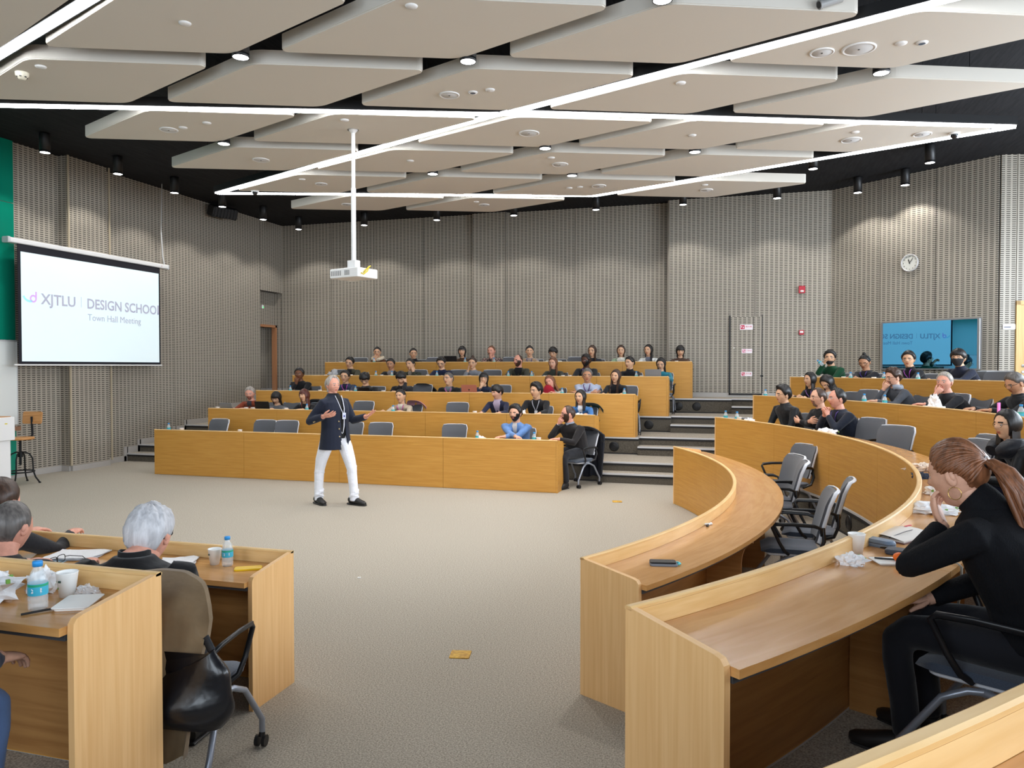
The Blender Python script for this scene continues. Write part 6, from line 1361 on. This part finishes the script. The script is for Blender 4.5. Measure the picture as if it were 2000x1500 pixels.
t = thing('notebook', 'open notebook with red ribbon and dark strap before the ponytailed woman', 'notebook', (7.28, -3.16, z2), R_(-38))
mb = MB(); mb.box((-.12,-.16,0),(.12,.16,.006)); ob('cover', mb, mat('cover_brown', (112, 80, 76), .6), t)
mb = MB(); mb.grid(lambda i, j: (-.112+.224*i/8, -.15+.30*j/4, .012+.016*abs(math.sin(math.pi*i/8))), 9, 5); mb.box((-.112,-.15,.006),(.112,.15,.012)); ob('pages', mb, mat('pages', (228, 222, 216), .7), t)
mb = MB(); mb.box((-.03,.13,.028),(-.018,.19,.030)); ob('ribbon', mb, mat('ribbon_red', (206, 40, 70), .5), t)
mb = MB(); mb.tube([(.04,-.15,.02),(.05,0,.034),(.02,.15,.02)], .002, 5); ob('strap', mb, mat('strap_dark', (50, 44, 52), .5), t)
t = thing('glasses_case', 'blue-grey hard glasses case behind the paper cup', 'case', (7.15, -3.42, z2), R_(-40))
mb = MB(); mb.rbox((0,0,.018), (.165,.065,.036), .03); ob('case', mb, mat('case_blue', (112, 130, 152), .5), t); mb = MB(); mb.rbox((0,0,.019), (.167,.067,.003), .031); ob('seam', mb, M_UNDER, t)
t = thing('pen', 'red pen on the curved desk beside the glasses case', 'pen', (6.97, -3.60, z2), R_(10))
mb = MB(); mb.tube([(-.05,0,.006),(.05,0,.006)], .006, 8); ob('barrel', mb, mat('pen_red', (190, 36, 60), .3), t); mb = MB(); mb.tube([(.05,0,.006),(.07,0,.006)], .004, 8); ob('cap', mb, M_WHITE, t)
cup(7.03, -3.60, z2, 'white paper cup standing in front of the blue-grey glasses case', R_(120), logo=True)
tag(crumple('crumpled_tissue', 6.98, -3.82, z2, (.06,.05,.055), 8.2, prints=2), 'crumpled tissue nearest the paper cup on the curved desk', 'tissue', 'crumpled tissues on the desks')
t = thing('paper_plate', 'small square white plate with a dark fork', 'plate', (7.15, -3.74, z2), R_(15))
mb = MB(); mb.rbox((0,0,.004), (.14,.10,.006), .01); mb.rbox((0,0,.009), (.155,.115,.004), .012); ob('plate', mb, M_CUP, t)
mb = MB(); mb.tube([(-.06,.03,.014),(0,0,.016),(.04,-.01,.014)], .004, 5); ob('fork', mb, M_BLACK, t)
mb = MB(); mb.ball((0,0,.02), (.026,.024,.02), 14, 9); tag(ob('orange_piece', mb, mat('orange_peel', (240, 110, 20), .5, bump=.3, bdist=.003, scale=(150,150,150)), None, (7.18, -3.745, z2+.008)), 'piece of orange fruit on the small white plate', 'fruit')
t = thing('wallet', 'black phone wallet with keys and pale strap at the desk edge', 'wallet', (7.25, -3.58, z2), R_(-20))
mb = MB(); mb.rbox((0,0,.012), (.19,.075,.024), .015); ob('wallet', mb, mat('wallet_black', (52, 56, 66), .5), t)
mb = MB(); mb.tube([(-.09,.02,.02),(-.12,.03,.015),(-.10,.04,.012)], .005, 5); ob('key', mb, M_BLACK, t)
mb = MB(); mb.tube([(.09,-.01,.012),(.16,-.03,.008),(.20,-.06,.006),(.215,-.085,.0),(.215,-.09,-.08),(.205,-.09,-.16)], [(.006,.003)]*6, 6); ob('strap', mb, mat('strap_pale', (170, 164, 150), .7), t)
t = thing('phone', 'black phone lying on grey pouch with turquoise tag, innermost curved desk', 'phone', (6.10, -2.90, WT), R_(10))
mb = MB(); mb.rbox((0,0,.007), (.16,.085,.014), .014); ob('pouch', mb, mat('pouch_grey', (120, 126, 136), .5), t); mb = MB(); mb.rbox((-.004,0,.019), (.15,.072,.009), .012); ob('phone', mb, M_BLACK, t)
mb = MB(); mb.tube([(.08,-.02,.01),(.095,-.01,.012),(.09,.02,.01),(.075,.03,.01)], .006, 6); ob('tag', mb, mat('turquoise', (80, 196, 206), .5), t)
for dx, rz, m, s in ((-.012, .5, 'red', 'red-capped'), (.012, 1.35, 'black', 'black-capped')):
    t = thing('marker_pen', s+' white marker pen on the innermost curved desk', 'pen', (6.31+dx, -1.69, WT+.001), rz)
    mb = MB(); mb.tube([(-.03,0,.007),(.05,0,.007)], .007, 8); ob('barrel', mb, M_WHITE, t); mb = MB(); mb.tube([(-.065,0,.007),(-.028,0,.007)], .0078, 8); ob('cap', mb, mat('pen_red', ) if m == 'red' else M_BLACK, t)
# lower left desks
def sheets(name, x, y, z, rz, w, l, lbl, cat='papers', n=3, seed=0):
    t = thing(name, lbl, cat, (x, y, z), rz)
    for q in range(n):
        mb = MB(); dz = .002+.004*q; f_ = lambda i, j: (-w/2+w*i/8+.006*math.sin(q*2+j), -l/2+l*j/6+.008*math.sin(q+i), dz+.010*abs(noise.noise(Vector((i*.5+q, j*.6, seed))))+.004)
        mb.grid(f_, 9, 7); mb.grid(lambda i, j: (lambda p: (p[0], p[1], p[2]-.003))(f_(8-i, j)), 9, 7); ob('sheet', mb, M_TIS, t, None)
    return t
sheets('paper_napkins', 2.66, -3.70, WT, .3, .30, .22, 'flat white printed napkins left of the white-haired man')
sheets('paper_napkins', 3.36, -3.66, WT, .5, .20, .17, 'folded white napkins right of the white-haired man', seed=3)
cup(3.585, -3.62, WT, 'white printed paper cup right of the white-haired man', R_(-100), logo=True)
bottle(3.68, -3.63, WT, .25, 'blue-capped water bottle right of the white-haired man', 'water bottles at the lower left')
phone(3.84, -3.66, WT, R_(-60), mat('case_yellow', (238, 196, 20), .4), 'yellow phone near the corner of the lower left desk', (.072,.15,.010))
mb = MB(); mb.box((-.022,-.07,.010),(.022,-.03,.012)); ob('camera_block', mb, M_BLACK, None) if False else None
go = ob('eyeglasses', glasses('big', M_BLACK), M_BLACK, None, (2.80, -3.86, WT+.022), R_(100)); tag(go, 'black-rimmed eyeglasses lying on the lower left desk', 'glasses')
phone(2.98, -3.87, WT, R_(-70), mat('case_teal', (46, 76, 84), .3), 'dark teal phone left of the white-haired man\'s arm')
t = thing('name_card', 'small pale blue card on the lower left desk', 'card', (2.64, -3.84, WT), R_(15)); mb = MB(); mb.rbox((0,0,.002), (.13,.07,.003), .004); ob('card', mb, mat('card_blue', (150, 180, 196), .5), t); mb = MB(); mb.box((-.05,-.01,.0035),(.03,.0,.004)); mb.box((-.05,.012,.0035),(.0,.02,.004)); ob('print', mb, mat('card_white', (220, 230, 236), .5), t)
bottle(2.98, -3.60, WT, 1.0, 'blue bottle half hidden behind the white-haired man\'s head')
tag(crumple('napkin_bag', 3.80, -5.24, z2, (.20, .12, .12), 1.2, prints=6), 'big white printed napkin bag on the nearest lower left desk', 'napkin')
tissue(3.98, -5.12, z2, 'pointed tissue rising behind the bottle, with a red tip', .06, 9.1, 1.6, prints=1)
bottle(4.14, -5.28, z2, .45, 'nearest blue-capped water bottle at the lower left', 'water bottles at the lower left')
cup(4.11, -5.13, z2, 'nearest white paper cup with green print at the lower left', R_(-75), logo=True)
t = thing('white_tray', 'small white plastic tray beside the nearest cup', 'tray', (4.235, -5.20, z2), R_(25)); mb = MB(); mb.rbox((0,0,.005), (.11,.15,.01), .012); mb.rbox((0,0,.012), (.125,.165,.004), .014); ob('tray', mb, M_CUP, t)
mb = MB(); mb.tube([(-.07,-.03,.004),(.0,0,.006),(.03,.01,.006)], .004, 5); tag(ob('black_fork', mb, M_BLACK, None, (4.19, -5.29, z2), R_(30)), 'black plastic fork beside the white tray', 'fork')
tag(crumple('plastic_wrap', 4.17, -5.10, z2, (.05, .035, .04), 3.9, mat('clear_wrap', (235, 240, 245), .1, alpha=.35, spec=.8)), 'crumpled clear plastic wrap behind the white tray', 'wrap')
# shoulder bag hanging from the white-haired man's chair
t = thing('shoulder_bag', 'black leather shoulder bag hanging from the white-haired man\'s chair', 'bag', (4.33, -4.87, .25), R_(6))
mb = MB()
def bagf(i, j):
    th = 2*math.pi*i/28; v = j/14; z = .18+.27*v; w = (.23+.06*math.sin(math.pi*min(1, v*1.1)))*(1-.55*max(0, v-.75)); d = .085*math.sin(math.pi*min(.98, .18+v*.78))+.01
    sag = -.09*(math.cos(th)**2)*(v > .0)*(1-v)*0-.07*v*(1-abs(math.cos(th)))
    return (math.cos(th)*w+.012*math.sin(v*9+th*2), math.sin(th)*d+.010*math.sin(th*3+v*7), z+sag+.04*(abs(math.cos(th))**2)*v)
mb.grid(bagf, 28, 15, closeu=True); mb.add([bagf(i, 0) for i in range(28)], [tuple(range(27, -1, -1))]); mb.add([bagf(i, 14) for i in range(28)], [tuple(range(28))])
ob('bag', mb, mat('leather_black', (18, 19, 24), .30, bump=.35, bdist=.03, scale=(6, 6, 6), spec=.5, coat=.2), t)
for P_, r_ in (([(-.19,0,.42),(-.17,-.01,.52),(-.14,.0,.66),(-.12,.05,.73)], (.022,.004)), ([(.20,0,.42),(.18,.02,.48),(.14,.04,.52)], (.018,.006))): mb = MB(); mb.tube(P_, [r_]*len(P_), 6); ob('strap', mb, mat('strap_black', (22, 24, 30), .6), t)
for x in (-.19, .18): mb = MB(); mb.tube([(x+.016*math.cos(R_(40*i)), .005, .45+.016*math.sin(R_(40*i))) for i in range(9)], .003, 5, closed=True); ob('ring', mb, M_NOSE, t)
# yellow floor covers and litter
for x, y, s in ((4.81, -2.81, 'worn yellow floor plate in the middle of the carpet'), (4.96, 3.01, 'small yellow mark on the carpet near the aisle steps')):
    mb = MB(); mb.rbox((0,0,.003), (.13,.13,.006), .008); tag(ob('floor_plate', mb, mat('brass_plate', (214, 170, 60), .5, c2=(176, 130, 40), scale=(40,40,40)), None, (x, y, 0), R_(12)), s, 'floor plate')
mb = MB(); mb.rbox((0,0,.006), (.03,.015,.01), .003); tag(ob('paper_scrap', mb, M_CUP, None, tuple(Vector((3.35,-1.4,0))), .4), 'tiny white scrap of paper on the carpet', 'scrap')
# puffy black coat lying under the ponytailed woman's chair
tag(crumple('black_coat', 7.55, -4.95, T, (.26, .22, .30), 6.6, cloth((16, 17, 20), None, .4, 12)), 'shiny black coat bundled under the ponytailed woman\'s chair', 'coat')

bpy.data.scenes.remove(WORK)
